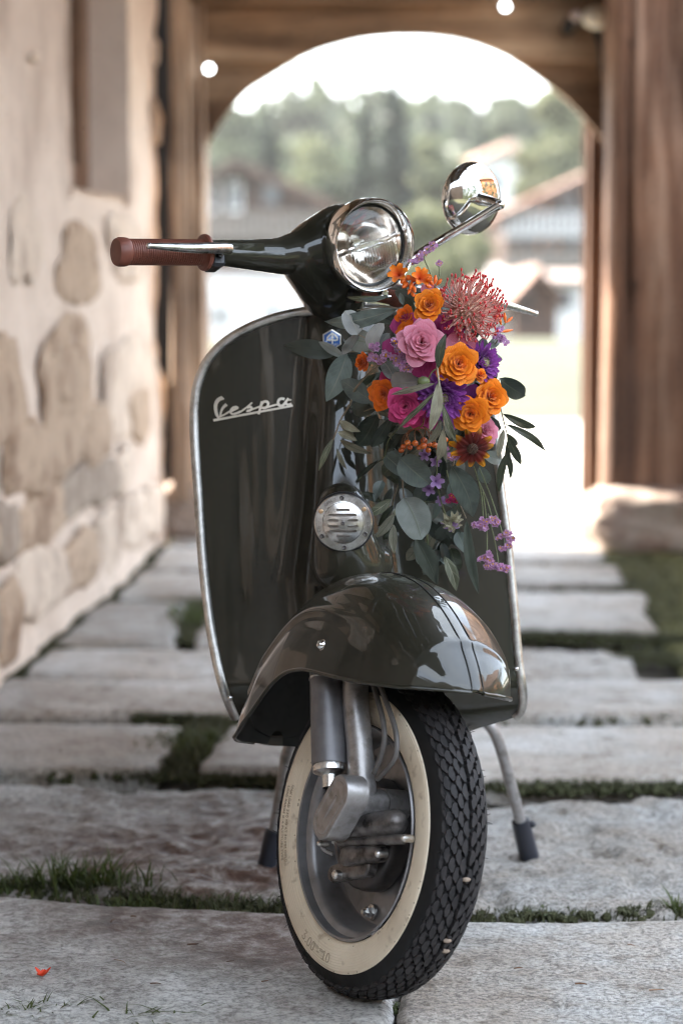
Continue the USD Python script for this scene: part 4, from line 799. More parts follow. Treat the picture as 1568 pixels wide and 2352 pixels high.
for k in range(NB):                                    # shield-shaped blocks in staggered columns either side of a zigzag groove
    a = k * da
    for sgn in (1, -1):
        off = (0 if sgn > 0 else .5) * da
        for x0, u0, u1, h in ((0., .03, .31, .0056), (.5, .235, .50, .0054), (.04, .44, .69, .0050), (.52, .635, .85, .0042), (.06, .81, .98, .0032)):
            w = u1 - u0; pts = ((.02, u0 + .05 * w), (.50, u0 - .02 * w), (.66, u0 + .16 * w), (.88, u0 + .10 * w), (.98, u0 + .46 * w), (.80, u0 + .80 * w), (.56, u0 + .92 * w), (.44, u1), (.20, u0 + .86 * w), (.10, u0 + .60 * w), (-.06, u0 + .34 * w))
            tb.append(tread_block(a, [(off + (x0 + x + .10 * (u - u0) / w + tr.normal(0, .025)) * da, sgn * (u + tr.normal(0, .004))) for x, u in pts], h * tr.uniform(.92, 1.05)))
v, f = join(tb); ctr = v.reshape(-1, 3)
t_ = trimesh.Trimesh(v, f, process=False)
# turn every block's faces outwards
obj('tread', (v, f), 'tread_rubber', tyre, smooth=False)
hair = []; hr = np.random.default_rng(8)
for k in range(90):
    a = hr.uniform(0, 2 * PI); u = hr.choice([-.98, .98, -.86, .86]); p, n = crown(a, u); d = math.cos(a) * WF + math.sin(a) * WU; L = hr.uniform(.004, .010); o = unit(n * .6 + np.sign(u) * AX * .5 + d * .3)
    hair.append(tube([p, p + o * L * .6, p + o * L + hr.normal(0, .001, 3)], [.0005, .0004, .0002], 4, n=4))
obj('rubber_hairs', join(hair), 'rubber', tyre, kind='stuff')
pb = np.random.default_rng(2)
for a, u in ((-.42, -.10), (-.50, -.25), (-.02, -.05)):
    p, n = crown(a, u); obj('pebble', ball(p + n * .0052, .0042, 2, (1.3, .8, .7)), 'base_stone', tyre)
# ---- rim (dished away from the fork side), brake plate, nuts
rim = obj('front_rim', join([lathe([(.1405, .0365), (.139, .0385), (.1365, .0375), (.1355, .033), (.1345, .026), (.128, .022), (.124, .016), (.1225, .004), (.1205, -.010), (.117, -.014), (.100, -.016), (.085, -.015), (.050, -.019), (.0, -.019)], WC, AX, 96)]), 'rim_paint', sco, smooth=35)
for k in range(5):
    a = math.radians(-88 + 22 * 0 + k * 72); 
    p = W(-.013, .103 * math.cos(a), .103 * math.sin(a)); nut = lathe([(.0001, .012), (.006, .012), (.0075, .010), (.0078, 0)], p, AX, 6); wsh = lathe([(.0001, .003), (.0105, .003), (.011, 0)], p, AX, 20)
    obj('wheel_nut', join([nut, wsh, lathe([(0, .016), (.0035, .016), (.004, .010)], p, AX, 10)]), 'aluminium', rim, smooth=25)
drum = obj('brake_drum', join([lathe([(0, .022), (.030, .022), (.034, .020), (.060, .017), (.068, .015), (.072, .011), (.074, .004), (.074, -.012)], W(0, -.012, -.004), AX, 64)]), 'dark_steel', sco, smooth=35)
rib_ = [lathe([(.052, 0), (.054, .004), (.058, .004), (.060, 0)], W(.017, -.012, -.004), AX, 64)]
for k in range(6):
    a = k * PI / 3 + .3; rib_.append(tube([W(.021, -.012 + .03 * math.cos(a), -.004 + .03 * math.sin(a)), W(.019, -.012 + .066 * math.cos(a), -.004 + .066 * math.sin(a))], .0035, 6))
obj('drum_ribs', join(rib_), 'dark_steel', drum, smooth=35)

# ---- suspension beside the wheel
fk0, fk1 = onS(818, 1556, .064), onS(832, 1832, .062)
ft = [W(.062, -.012, .235), fk0, (fk0 + fk1) / 2 + AX * .001, fk1]
fork = obj('fork_leg', join([tube(ft, .0172, 20, n=20)]), 'silver_paint', sco, smooth=40)
xt0 = onS(800, 1842, .082); xt1 = xt0 - AX * .070
obj('pivot_housing', join([lathe([(.0001, .001), (.0165, 0), (.0195, -.003), (.0195, -.047), (.0180, -.0475), (.0180, -.0495), (.0205, -.050), (.0205, -.082), (.016, -.084), (.0, -.084)], xt0, AX, 36), blob([[(fk1 + SA * .014, .0185), (xt0 - AX * .02, .0185)]], .006, 4)]), 'silver_paint', fork, smooth=40)
# spring and damper unit
d0, d1 = onS(752, 1550, .083), onS(757, 1758, .088); dd = unit(d1 - d0); Ld = np.linalg.norm(d1 - d0)
damp = obj('shock_absorber', join([lathe([(0, -.012), (.022, -.012), (.0235, -.009), (.0235, Ld - .004), (.0228, Ld), (.016, Ld)], d0, dd, 40)]), 'grey_tube', sco, smooth=35)
obj('collar', lathe([(.0238, .004), (.0245, .0045), (.0245, .0065), (.0238, .007)], d0, dd, 40), 'aluminium', damp, smooth=35)
obj('spring_cup', join([lathe([(.019, Ld - .002), (.0215, Ld + .000), (.0222, Ld + .004), (.0218, Ld + .009), (.016, Ld + .012), (.010, Ld + .014), (.010, Ld + .03)], d0, dd, 40)]), 'aluminium', damp, smooth=35)
# trailing link cover: a long rounded capsule, face out
c0, c1 = onS(778, 1822, .108), onS(741, 1888, .108); cd = unit(c1 - c0); cw = np.cross(AX, cd); cl = np.linalg.norm(c1 - c0)
def capsule(half, r, s0, s1, bev):
    th = np.r_[np.linspace(-PI/2, PI/2, 20), np.linspace(PI/2, 3*PI/2, 20)]; ends = np.r_[np.full(20, 1.), np.full(20, -1.)]; c = (c0 + c1) / 2
    rings = []
    for dr, s in ((r, s0), (r, s1 - bev), (r - bev * .3, s1 - bev * .3), (r - bev, s1), (r - bev * 1.7, s1 - .0005), (r - bev * 2.0, s1 - .0016), (r - bev * 2.3, s1 - .0008)):
        rings.append(c + cd * (ends * half)[:, None] + s * AX + dr * (np.cos(th)[:, None] * cd + np.sin(th)[:, None] * cw))
    v, f = grid(np.array(rings), wrap_v=True); k = len(v); v = np.vstack([v, np.mean(rings[-1], 0)]); e = (len(rings) - 1) * 40
    return v, np.vstack([f, [(e + i, e + (i + 1) % 40, k) for i in range(40)]])
link = obj('link_cover', join([capsule(cl / 2, .0235, -.030, 0.002, .004), tube([(c0 + c1) / 2 - cd * cl * .40 - AX * .0012, (c0 + c1) / 2 - AX * .0008, (c0 + c1) / 2 + cd * cl * .40 - AX * .0012], [.003, .0042, .003], 12, n=9)]), 'silver_paint', sco, smooth=40)
# greasy arms and levers between the link and the drum
lk0 = c1 - AX * .02
arm = [blob([[(c1 - AX * .022 + cd * -.01, .019), (c1 - AX * .06 + V(0, 0, .01), .017)], [(W(.055, .012, .0), .018), (W(.02, .004, -.002), .022)], [(onS(770, 1905, .07), .014), (onS(905, 1890, .045), .017)]], .005, 6),
       ]
def lever(p, q, r0, r1, th=.007):
    pts = []
    for c, r in ((p, r0), (q, r1)):
        for k in range(14):
            a = k * 2 * PI / 14
            for d, rr in ((-th, r), (th * .6, r), (th, r * .82)): pts.append(c + d * AX + rr * (math.cos(a) * WF + math.sin(a) * WU))
    return hullpts(np.array(pts))
obj('brake_arm', lever(onS(772, 2008, .055), onS(842, 1990, .048), .0115, .014), 'greasy_steel', sco, smooth=25)
obj('brake_arm', lever(onS(800, 1968, .062), onS(872, 1962, .050), .013, .010), 'greasy_steel', sco, smooth=25)
obj('tie_rod', tube([onS(782, 1934, .064), onS(932, 1928, .046)], [.0075, .0065], 12, n=6), 'greasy_steel', sco)
obj('swing_arm', join(arm), 'greasy_steel', sco, smooth=45)
bl_ = []
for px, py, s, r in ((770, 2010, .067, .0062), (928, 1926, .055, .0052), (868, 1962, .06, .005), (734, 1938, .09, .004), (786, 1912, .075, .004)):
    obj('bolt', lathe([(0, .004), (r * .6, .0035), (r, .001), (r, -.012)], onS(px, py, s), AX, 14), 'aluminium' if r > .005 else 'aluminium', sco, smooth=30)
obj('brake_cable_end', tube([onS(728, 1905, .09), onS(735, 1925, .088), onS(742, 1950, .08), onS(765, 1962, .07)], .0028, 8, n=14), 'silver_paint', sco)
obj('adjuster', tube([onS(818, 1938, .055), onS(822, 1975, .055)], .003, 8), 'silver_paint', sco)
for pts in ([(848, 1540), (862, 1590), (878, 1650), (882, 1700), (872, 1745), (858, 1778)], [(868, 1560), (893, 1630), (910, 1690), (908, 1735), (890, 1765), (866, 1790)]):
    obj('cable', tube([onS(*p, .062) for p in pts], .0036, 10, n=30), 'cable', sco, smooth=50)

# ---- mudguard, in the wheel's own frame: crown line, half width and lower edge along its length
def fender_surf(n=90, m=61):
    f = np.r_[np.linspace(-.338, -.30, 14), np.linspace(-.297, .12, 50), np.linspace(.123, .1665, n - 64)]
    crown_h = np.interp(f, [-.338, -.320, -.29, -.24, -.18, -.12, -.06, 0., .05, .09, .12, .14, .155, .1665], [.066, .120, .180, .250, .300, .326, .336, .332, .316, .296, .274, .255, .238, .2205])
    low = np.interp(f, [-.338, -.30, -.26, -.22, -.17, -.12, -.06, .0, .06, .11, .1665], [.053, .060, .076, .105, .148, .182, .196, .199, .203, .209, .2195])
    wid = np.interp(f, [-.338, -.330, -.315, -.29, -.24, -.15, -.05, .02, .06, .10, .13, .15, .160, .1665], [.012, .045, .068, .088, .103, .113, .116, .114, .108, .094, .074, .050, .030, .001])
    from scipy.ndimage import gaussian_filter1d as g1
    crown_h, low = g1(crown_h, 2., mode='nearest'), g1(low, 2., mode='nearest')
    f = np.where(f < -.06, -.06 + (f + .06) * .86, f)
    th = np.linspace(0, PI, m); c = np.cos(th); s = np.sin(th)
    x = np.sign(c) * np.abs(c) ** .80; z = s ** .86
    P = np.zeros((len(f), m, 3))
    flare = 1 + .03 * (1 - z) ** 6
    # pressed crease along the flank
    S = wid[:, None] * x * flare; Hh = low[:, None] + (crown_h - low)[:, None] * z
    bul = .006 * np.exp(-(((z - .58) / .045) ** 2)) * (np.abs(x) > .5) * np.clip((.02 - f) / .05, 0, 1)[:, None]
    S = S + np.sign(x) * bul
    ridge = .0016 * np.exp(-((S / .009) ** 4)); Hh = Hh + ridge
    return W(0, 0, 0) + S[..., None] * AX + f[:, None, None] * WF + Hh[..., None] * WU, f, low, wid, crown_h
FS, ff, flow, fwid, fcr = fender_surf()
v, f = grid(FS); t = trimesh.Trimesh(v, f, process=False); nrm_ = t.vertex_normals
cen = W(0, -.09, .15); sgn = np.sign(((v - cen) * nrm_).sum(1).mean())
if sgn < 0: f = f[:, ::-1]; nrm_ = -nrm_
fender = obj('front_mudguard', (v, f), 'paint', sco, smooth=True)
obj('mudguard_inside', (v - nrm_ * .0022, f[:, ::-1]), 'paint_inside', fender, smooth=True)
edge = np.r_[FS[:, 0], FS[::-1, -1]]
obj('rolled_edge', join([tube(FS[2:-1, 0], .0028, 8), tube(FS[2:-1, -1], .0028, 8)]), 'paint', fender, smooth=50)
# two thin raised lines along the crown
for s in (.0085, -.0085):
    pts = []
    for k in range(18, len(ff) - 1):
        row = FS[k]; sv = (row - WC) @ AX; j = np.argsort(sv); pts.append(np.array([np.interp(s, sv[j], row[j, q]) for q in range(3)]) + WU * .0002)
    if True: obj('crown_line', tube(np.array(pts)[::2], .0011, 6), 'trim_metal' if False else 'paint_inside', fender, smooth=50)
def on_fender(px, py):
    d = ray(px, py); tt = ((v - EYE) @ d) / (d @ d); dist = np.linalg.norm(v - EYE - tt[:, None] * d, axis=1); near = dist < .012
    if not near.any(): k = dist.argmin()
    else: k = np.where(near)[0][(tt[near] + dist[near] * 3).argmin()]
    return v[k], nrm_[k]
p, n_ = on_fender(733, 1476)
obj('side_screw', join([lathe([(0, .006), (.004, .0055), (.0062, .003), (.0068, 0), (.0085, -.0005), (.0085, -.002)], p, n_, 24)]), 'chrome', fender, smooth=40)

# ---- leg shield: a pressed sheet, outlined in the photograph, swept back at both edges
LB = V(.03, .9995, 0); LX = V(.9995, -.03, 0)
def ly(x, z):
    zc = np.clip(z, .25, .95)
    return 3.375 + .10 * (zc - .28) / .6 + .038 * (np.abs(x - .015) / .25) ** 2.6 + .10 * np.clip((.36 - z) / .10, 0, 1) ** 2
def on_shield(px, py, off=0.):
    lo, hi = 2.9, 4.2
    for _ in range(40):
        m_ = (lo + hi) / 2; P = at(px, py, m_)
        if P[1] > ly(P[0], P[2]) - off: hi = m_
        else: lo = m_
    return at(px, py, (lo + hi) / 2)
OUT = [(785, 708), (740, 711), (690, 717), (640, 728), (585, 747), (535, 773), (496, 805), (470, 842), (454, 885), (447, 940), (448, 1020), (455, 1130), (462, 1240), (470, 1330), (482, 1430), (498, 1520), (520, 1600), (546, 1660), (566, 1694), (600, 1710), (700, 1714), (850, 1716), (980, 1706), (1090, 1676), (1160, 1655), (1192, 1638), (1199, 1590), (1191, 1530), (1183, 1440), (1173, 1330), (1160, 1200), (1149, 1120), (1141, 1040), (1134, 950), (1122, 880), (1098, 815), (1060, 770), (1010, 742), (950, 722), (890, 712), (835, 708)]
o2 = spline(np.array(OUT + OUT[:3], float), 330); 
cpx = np.array([812., 1210.])
o2 = o2[: np.argmin(np.linalg.norm(o2[200:] - o2[0], axis=1)) + 200]
L3 = np.array([on_shield(*p) for p in o2]); cx2 = L3[:, [0, 2]].mean(0)
ts = np.linspace(0, 1, 34)
XZ = cx2 + ts[:, None, None] * (L3[None, :, [0, 2]] - cx2)
# the pressed spine that carries the steering column: ridge in the middle of the sheet
def spine(x, z):
    c = .003 + (.9 - z) * .004; w = np.interp(z, [.3, .5, .6, .75, .9], [.055, .062, .050, .040, .040]); a = np.interp(z, [.3, .42, .5, .62, .75, .9], [.0, .03, .060, .052, .042, .008])
    return a / (1 + np.exp((np.abs(x - c) - w) / .007))
def shield_pt(x, z): return np.stack([x, ly(x, z) - spine(x, z), z], -1)
P = shield_pt(XZ[..., 0], XZ[..., 1]); v, f = grid(P, wrap_v=True)
tt = trimesh.Trimesh(v, f, process=False); 
if tt.face_normals[:, 1].mean() > 0: f = f[:, ::-1]
# finer sheet: one more split for the spine's sake
v2, f2 = trimesh.remesh.subdivide(v, f); d_ = shield_pt(v2[:, 0], v2[:, 2]); v2 = d_
shield = obj('leg_shield', (v2, f2), 'paint', sco, smooth=True)
obj('shield_back', (v2 + V(0, .003, 0), f2[:, ::-1]), 'paint', shield, smooth=True)
rimpts = P[-1]; k0 = int(len(rimpts) * .0)
sel = np.array([q for q, (a, b) in enumerate(o2) if not (b > 1648 and 520 < a < 1197)])
seq = np.r_[sel[sel >= sel[np.argmax(np.diff(sel) > 1) + 1] if (np.diff(sel) > 1).any() else 0], sel[sel <= sel[np.argmax(np.diff(sel) > 1)]]] if (np.diff(sel) > 1).any() else sel
tp = rimpts[seq]
obj('edge_trim', tube(tp + V(0, .0015, 0), .0074, 12), 'trim_metal', shield, smooth=50)
for px, py in ((529, 1602), (1185, 1536)):
    p = on_shield(px, py); obj('trim_screw', ball(p + V(0, -.0065, 0), .0033, 2, (1, .6, 1)), 'chrome', shield)
# ---- floor, rear body, saddle, rear wheel (behind the leg shield)
fl0 = V(cx2[0] + .01, 3.46, .29)
def back(x, d, z): return V(cx2[0] - .015 + x, 0, 0) + V(0, 0, z) + V(0, 3.34 + d, 0) + V(.05 * d, 0, 0)
flr = obj('floorboard', join([hullpts([back(s * .20, d, z) for s in (-.72, .9) for d, z in ((.14, .322), (.66, .312), (.14, .304), (.66, .292))])]), 'paint', sco, smooth=20)
for s in (-.11, -.06, .06, .13): obj('floor_rail', tube([back(s, .16, .303), back(s, .64, .295)], .005, 8), 'trim_metal', flr)
obj('rear_body', blob([[(back(0, .70, .45), .10), (back(0, .85, .60), .13), (back(0, 1.25, .62), .14), (back(0, 1.42, .50), .09)]], .02, 6), 'paint', sco, smooth=True)
for s in (-1, 1): obj('side_cowl', blob([[(back(s * .10, .95, .50), .09), (back(s * .11, 1.15, .50), .11), (back(s * .08, 1.40, .44), .07)]], .02, 6), 'paint', sco, smooth=True)
obj('saddle', blob([[(back(0, .72, .735), .055), (back(0, .85, .74), .085), (back(0, 1.15, .76), .10), (back(0, 1.35, .75), .07)]], .02, 6), 'saddle', sco, smooth=True)
rw = back(0, 1.0, .205); rt = obj('rear_tyre', lathe(prof, rw, unit(V(-1, .05, 0)), 60), 'rubber', sco, smooth=40)
obj('rear_rim', lathe([(.139, .03), (.13, .02), (.12, -.01), (0, -.015)], rw, unit(V(-1, .05, 0)), 48), 'rim_paint', rt, smooth=35)
# ---- stand
for pts, ft_ in (([at(1040, 1660, 3.76), at(1100, 1652, 3.76), at(1128, 1672, 3.76), at(1150, 1720, 3.77), at(1172, 1800, 3.78), at(1197, 1895, 3.80)], [at(1194, 1883, 3.80), at(1216, 1972, 3.82)]),
                 ([at(720, 1660, 3.72), at(680, 1690, 3.73), at(660, 1730, 3.74), at(648, 1800, 3.745), at(629, 1915, 3.755)], [at(631, 1905, 3.755), at(612, 2000, 3.765)])):
    lg = obj('stand_leg', tube(pts, .0092, 14, n=30), 'silver_paint', sco, smooth=50)
    a, b = ft_; d = unit(b - a); L = np.linalg.norm(b - a)
    obj('rubber_foot', join([lathe([(.010, 0), (.0145, .002), (.0152, .01), (.0158, L * .75), (.0165, L - .006), (.015, L), (0, L + .001)], a, d, 24), ball(a + d * .010 + V(.017, 0, .001), .0062, 2)]), 'stand_rubber', lg, smooth=40)

# ---- horn in the middle of the leg shield
hp = at(788, 1200, 3.235); HA = unit(V(-.03, -1, .03)); hx = unit(np.cross(V(0, 0, 1), HA)) ; hz = np.cross(HA, hx)
horn = obj('horn', join([lathe([(.0, -.03), (.0400, -.03), (.0415, -.012), (.0415, -.002), (.039, 0)], hp, HA, 64)]), 'black_plastic', sco, smooth=35)
obj('outer_ring', lathe([(.0392, -.002), (.0390, .0025), (.0378, .0042), (.029, .0046), (.0278, .0052), (.0272, .004)], hp, HA, 72), 'aluminium', horn, smooth=30)
gp_ = sg.Point(0, 0).buffer(.0272, 48)
for (y, x0, x1) in ((.0175, -.0075, .0075), (.0105, -.017, .0165), (.0035, -.0185, -.008), (.0035, .008, .0185), (-.0045, -.0185, -.008), (-.0045, .008, .0185), (-.0110, -.0165, .0165), (-.0178, -.0075, .0075)):
    gp_ = gp_.difference(sg.LineString([(x0, y), (x1, y)]).buffer(.0017))
gp_ = gp_.difference(sg.Point(0, 0).buffer(.0022))
gv, gf = prism(gp_.simplify(.0001), hp + HA * .0042, hx, hz, HA, .0018)
tm = trimesh.Trimesh(gv, gf).subdivide_to_size(.006); gv, gf = np.array(tm.vertices), np.array(tm.faces)
rr = np.linalg.norm((gv - hp) - ((gv - hp) @ HA)[:, None] * HA, axis=1); gv = gv + HA * (.0055 * (1 - (rr / .0275) ** 2))[:, None]
obj('grille', (gv, gf), 'aluminium', horn, smooth=30)
obj('diaphragm', lathe([(0, .0055), (.020, .0035), (.027, .0015)], hp, HA, 40), plain('diaphragm_grey', (.36, .33, .31), .4, .6), horn, smooth=40)
for k in range(6):
    a = math.radians(93 - 60 * k); p = hp + .0335 * (math.cos(a) * hx + math.sin(a) * hz) + HA * .0043; br = k in (1, 5)
    obj('rivet', join([lathe([(0, .0022 if br else .0004), (.0013, .002 if br else .0006), (.0026, .0018), (.0033, .0)], p, HA, 14)]), 'brass' if br else 'dark_steel', horn, smooth=30)
obj('centre_rivet', lathe([(0, .0005), (.0014, .0007), (.0016, .0022), (.0028, .0018), (.003, 0)], hp + HA * .0112, HA, 16), 'dark_steel', horn, smooth=30)
# stamped letters on the ring
def ring_text(txt, a0, r, h):
    m = meshkit.text_mesh(txt, h, .0005); q = np.array(m.vertices); q[:, 0] -= q[:, 0].mean(); an = a0 - q[:, 0] / r; R = r + q[:, 1]
    return hp + (R * np.cos(an))[:, None] * hx + (R * np.sin(an))[:, None] * hz + (q[:, 2] + .0043)[:, None] * HA, np.array(m.faces)
obj('ring_lettering', join([ring_text('GPM  3', math.radians(123), .0318, .0036), ring_text('G A', math.radians(-5), .0318, .0032), ring_text('L D', math.radians(192), .0318, .0032)]), 'dark_steel', horn, smooth=False)
# housing lip under the horn (edge of the column casting)
obj('column_casting', blob([[(at(785, 1165, 3.29), .034), (at(790, 1245, 3.275), .043), (at(800, 1290, 3.285), .050)], [(at(752, 1290, 3.30), .024), (at(860, 1290, 3.30), .026)]], .010, 12), 'paint', sco, smooth=True)
obj('wire', join([tube([at(790, 1340, 3.26), at(800, 1318, 3.25), at(803, 1305, 3.26), at(795, 1296, 3.28)], .002, 8, n=14), tube([at(765, 1345, 3.26), at(752, 1325, 3.26), at(745, 1300, 3.28)], .002, 8, n=12)]), plain('wire_red', (.35, .05, .05), .4), sco)

# ---- badges
def on_skin(px, py, off=.0005):
    lo, hi = 2.9, 4.2
    for _ in range(40):
        m_ = (lo + hi) / 2; P = at(px, py, m_)
        if P[1] > ly(P[0], P[2]) - spine(P[0], P[2]) - off: hi = m_
        else: lo = m_
    return at(px, py, (lo + hi) / 2)
def skin_prism(poly, pxscale, th, off=.0004):
    """flat outline given in photograph pixels, laid on the leg shield as a plate th thick."""
    out = []
    for g in getattr(poly, 'geoms', [poly]):
        m = trimesh.creation.extrude_polygon(g.simplify(.15), 1., engine='earcut'); q = np.array(m.vertices)
        P = np.array([on_skin(a, b, off) for a, b in q[:, :2]]); P[:, 1] -= q[:, 2] * th
        ff_ = np.array(m.faces); nn = trimesh.Trimesh(P, ff_, process=False); 
        if nn.volume < 0: ff_ = ff_[:, ::-1]
        out.append((P, ff_))
    return join(out)
hexo = [(741, 768), (762, 755.5), (783, 769), (783, 791), (763, 804), (742, 790)]; hc = np.mean(hexo, 0)
hx_ = sg.Polygon(hexo); hb = obj('hexagon_badge', skin_prism(hx_, 1, .0022), 'script_metal', sco, smooth=False)
obj('blue_enamel', skin_prism(sg.Polygon([tuple(hc + (np.array(p) - hc) * .88) for p in hexo]), 1, .0026), 'badge_blue', hb, smooth=False)
q = lambda *p: [(763 + x, 776 + y) for x, y in p]
emb = shapely.union_all([sg.LineString(q((0, -10.5), (0, 12))).buffer(1.5), sg.LineString(q((0, -10.5), (6, -7), (11.5, -1), (11.5, 4), (6, 5.5), (0, 3.5))).buffer(1.7), sg.LineString(q((0, -10.5), (-6, -7), (-11.5, -1), (-11.5, 4), (-6, 5.5), (0, 3.5))).buffer(1.7)])
obj('emblem', skin_prism(emb, 1, .0031), 'badge_white', hb, smooth=False)
tx = meshkit.text_mesh('PIAGGIO', 4.2, 1.0); w_ = tx.bounds[1][0] - tx.bounds[0][0]
q_ = np.array(tx.vertices); P = np.array([on_skin(763 + (a - w_ / 2) * 25 / w_, 793 - b, .0004) for a, b in q_[:, :2]]); P[:, 1] -= .0027 + q_[:, 2] * .0004
obj('badge_lettering', (P, np.array(tx.faces)), 'badge_white', hb, smooth=False)
# script: slanted joined-up lettering on a bar, cut from one plate (pixels of the photograph)
def R4(*p): return [((650 + x * .5102) / 1.5944, (1050 + y * .5102) / 1.5944) for x, y in p]
ln = lambda w, *p: sg.LineString([tuple(c) for c in (spline(np.array(R4(*p)), 26) if len(p) > 2 else np.array(R4(*p)))]).buffer(w, cap_style=2 if w > 2.5 else 1)
pl = lambda *p: sg.Polygon(R4(*p))
sc = shapely.union_all([
    pl((256, 950), (826, 846), (828, 859), (260, 966)),                                        # the bar
    sg.Polygon([tuple(c) for c in np.vstack([spline(np.array(R4((316, 783), (285, 800), (264, 835), (262, 880), (275, 925), (292, 948))), 20), spline(np.array(R4((300, 940), (288, 900), (285, 860), (298, 825), (338, 806))), 20)])]),  # V's broad left stroke
    sg.Polygon([tuple(c) for c in np.vstack([spline(np.array(R4((298, 938), (305, 900), (320, 860), (345, 836))), 16), spline(np.array(R4((360, 852), (335, 872), (318, 905), (312, 936))), 16)])]),   # V's right stroke
    ln(1.9, (308, 930), (345, 912), (375, 893), (425, 872)),
    ln(2.3, (380, 895), (415, 878), (432, 868), (415, 862), (388, 876), (380, 898), (392, 912), (420, 908), (450, 895)),    # e
    ln(1.9, (440, 904), (490, 870), (532, 834)), ln(2.6, (500, 868), (525, 862), (532, 872), (520, 886), (498, 890)),        # s
    ln(1.9, (498, 892), (545, 876), (590, 858)),
    ln(2.7, (606, 822), (596, 860), (582, 914)), ln(2.7, (600, 850), (618, 825), (645, 826), (650, 846), (630, 868), (604, 866)),  # p
    ln(1.9, (640, 866), (690, 850), (730, 840)),
    ln(2.8, (768, 806), (742, 802), (722, 822), (728, 850), (752, 852), (775, 828), (796, 800)), ln(2.6, (772, 826), (790, 846), (818, 838)), ln(1.9, (790, 810), (812, 812))])
obj('script_badge', skin_prism(sc, 1, .0030, .0006), 'script_metal', sco, smooth=False)

# ---- handlebar housing, headlight
HL = W(0, -.281, .7646); HB = -.345                                     # lamp centre; plane of the bars
def bar(px, py, f=HB): return onF(px, py, f)
def mir(P): q = P - WC; return P - 2 * (q @ AX) * AX                     # the other side of the steering plane
left = [(bar(478, 579), .0165), (bar(520, 581), .0185), (bar(580, 585), .0215), (bar(640, 588), .0250), (bar(690, 582), .0320), (bar(735, 570), .0440), (bar(785, 560, -.35), .0560), (HL - WF * .060, .0570)]
right = [(p, r) for p, r in [(WC + (mir(p) - WC) + AX * 0 + (AX * .20 if k == 0 else AX * (.17 if k == 1 else .12 if k == 2 else .07 if k == 3 else .03 if k == 4 else 0)), r) for k, (p, r) in enumerate(left)]]
AXP = lambda h: WC + (h * math.cos(rk) ** 0) * SA * 0 + W(0, -math.tan(rk) * h - .050, h)
neck = [(HL - WF * .055, .052), (at(772, 665, 3.47), .047), (at(772, 700, 3.53), .043)]
axes_ = np.stack([np.cross(WU, WF), WU, WF], 1)
def along_lamp(man, z): return man.transform(np.hstack([axes_, (HL + WF * z)[:, None]]))
man = blob_raw([left, right, neck, [(bar(690, 588), .034), (at(745, 636, 3.43), .046), (at(768, 692, 3.525), .042)]]) + along_lamp(manifold3d.Manifold.cylinder(.05, .053, .0590, 64), -.075) + along_lamp(manifold3d.Manifold.sphere(.054, 48), -.075)
hv, hf = smooth_man(man, .0055, 8)
cutm = manifold3d.Manifold(manifold3d.Mesh(hv.astype(np.float32), hf.astype(np.uint32))) - along_lamp(manifold3d.Manifold.cylinder(.2, .067, .067, 64), -.0265) - along_lamp(manifold3d.Manifold.cylinder(.05, .030, .056, 64), -.0600)
cutm = max(cutm.decompose(), key=lambda q: q.volume()); print('housing bounds', cutm.bounding_box())
obj('handlebar_housing', cutm, 'paint', sco, smooth=40)
facet = np.array([bar(x, y, HB + .021) for x, y in ((528, 560), (604, 560), (610, 596), (575, 596))])
# bezel, lens, bowl, bulb
hd = obj('headlight', lathe([(.0600, -.030), (.0632, -.026), (.0652, -.016), (.0656, -.004), (.0650, .004), (.0630, .0075), (.0605, .006), (.0585, .001), (.0565, -.006), (.0555, -.012)], HL, WF, 96), 'chrome', sco, smooth=40)
obj('gasket', lathe([(.0556, -.010), (.0540, -.009), (.0532, -.012), (.0532, -.016)], HL, WF, 72), 'black_plastic', hd, smooth=40)
obj('reflector', lathe([(.0540, -.014), (.049, -.022), (.040, -.036), (.026, -.047), (.012, -.053), (.0, -.054)], HL, WF, 72, flip=False), mat('reflector_metal', {'p': ('principled_bsdf', {'base_color': (.80, .74, .68), 'metallic': 1., 'roughness': .12})}), hd, smooth=True)
R = np.linspace(0, .0537, 40); TH = np.linspace(0, 2 * PI, 160, endpoint=False); Rg, Tg = np.meshgrid(R, TH, indexing='ij')
lr = math.radians(17); X_ = Rg * np.cos(Tg); Y_ = Rg * np.sin(Tg); xr, yr = X_ * math.cos(lr) + Y_ * math.sin(lr), -X_ * math.sin(lr) + Y_ * math.cos(lr)
ribs = .0012 * np.abs(np.sin(xr * 2 * PI / .0085)) * (yr < -.002) * (np.abs(xr) < .04) * (yr > -.036) + .0008 * np.abs(np.sin(xr * 2 * PI / .0062)) * (yr > .008) * (yr < .033) * (np.abs(xr + .004) < .024) + .0009 * (np.abs(yr - .002) < .0025)
Zg = .010 * (1 - (Rg / .0537) ** 2) - .011
lx = unit(np.cross(WF, V(0, 0, 1))) * -1; lx = unit(np.cross(V(0, 0, 1), WF)); lzv = np.cross(WF, lx)
front = HL + X_[..., None] * lx + Y_[..., None] * lzv + (Zg + ribs)[..., None] * WF; backs = HL + X_[..., None] * lx + Y_[..., None] * lzv + (Zg - .0025 - ribs * 1.5)[..., None] * WF
a, fa = grid(front, wrap_v=True); b, fb_ = grid(backs, wrap_v=True)
tq = trimesh.Trimesh(a, fa, process=False); 
if (tq.face_normals @ WF).mean() < 0: fa, fb_ = fa[:, ::-1], fb_
else: fb_ = fb_[:, ::-1]
ring_ = np.arange(160) + 39 * 160; rn = (np.arange(160) + 1) % 160 + 39 * 160; k = len(a)
obj('lens', join([(np.vstack([a, b]), np.vstack([fa, fb_ + k, np.stack([ring_, ring_ + k, rn + k], -1), np.stack([ring_, rn + k, rn], -1)]))]), 'lens_glass', hd, smooth=True)
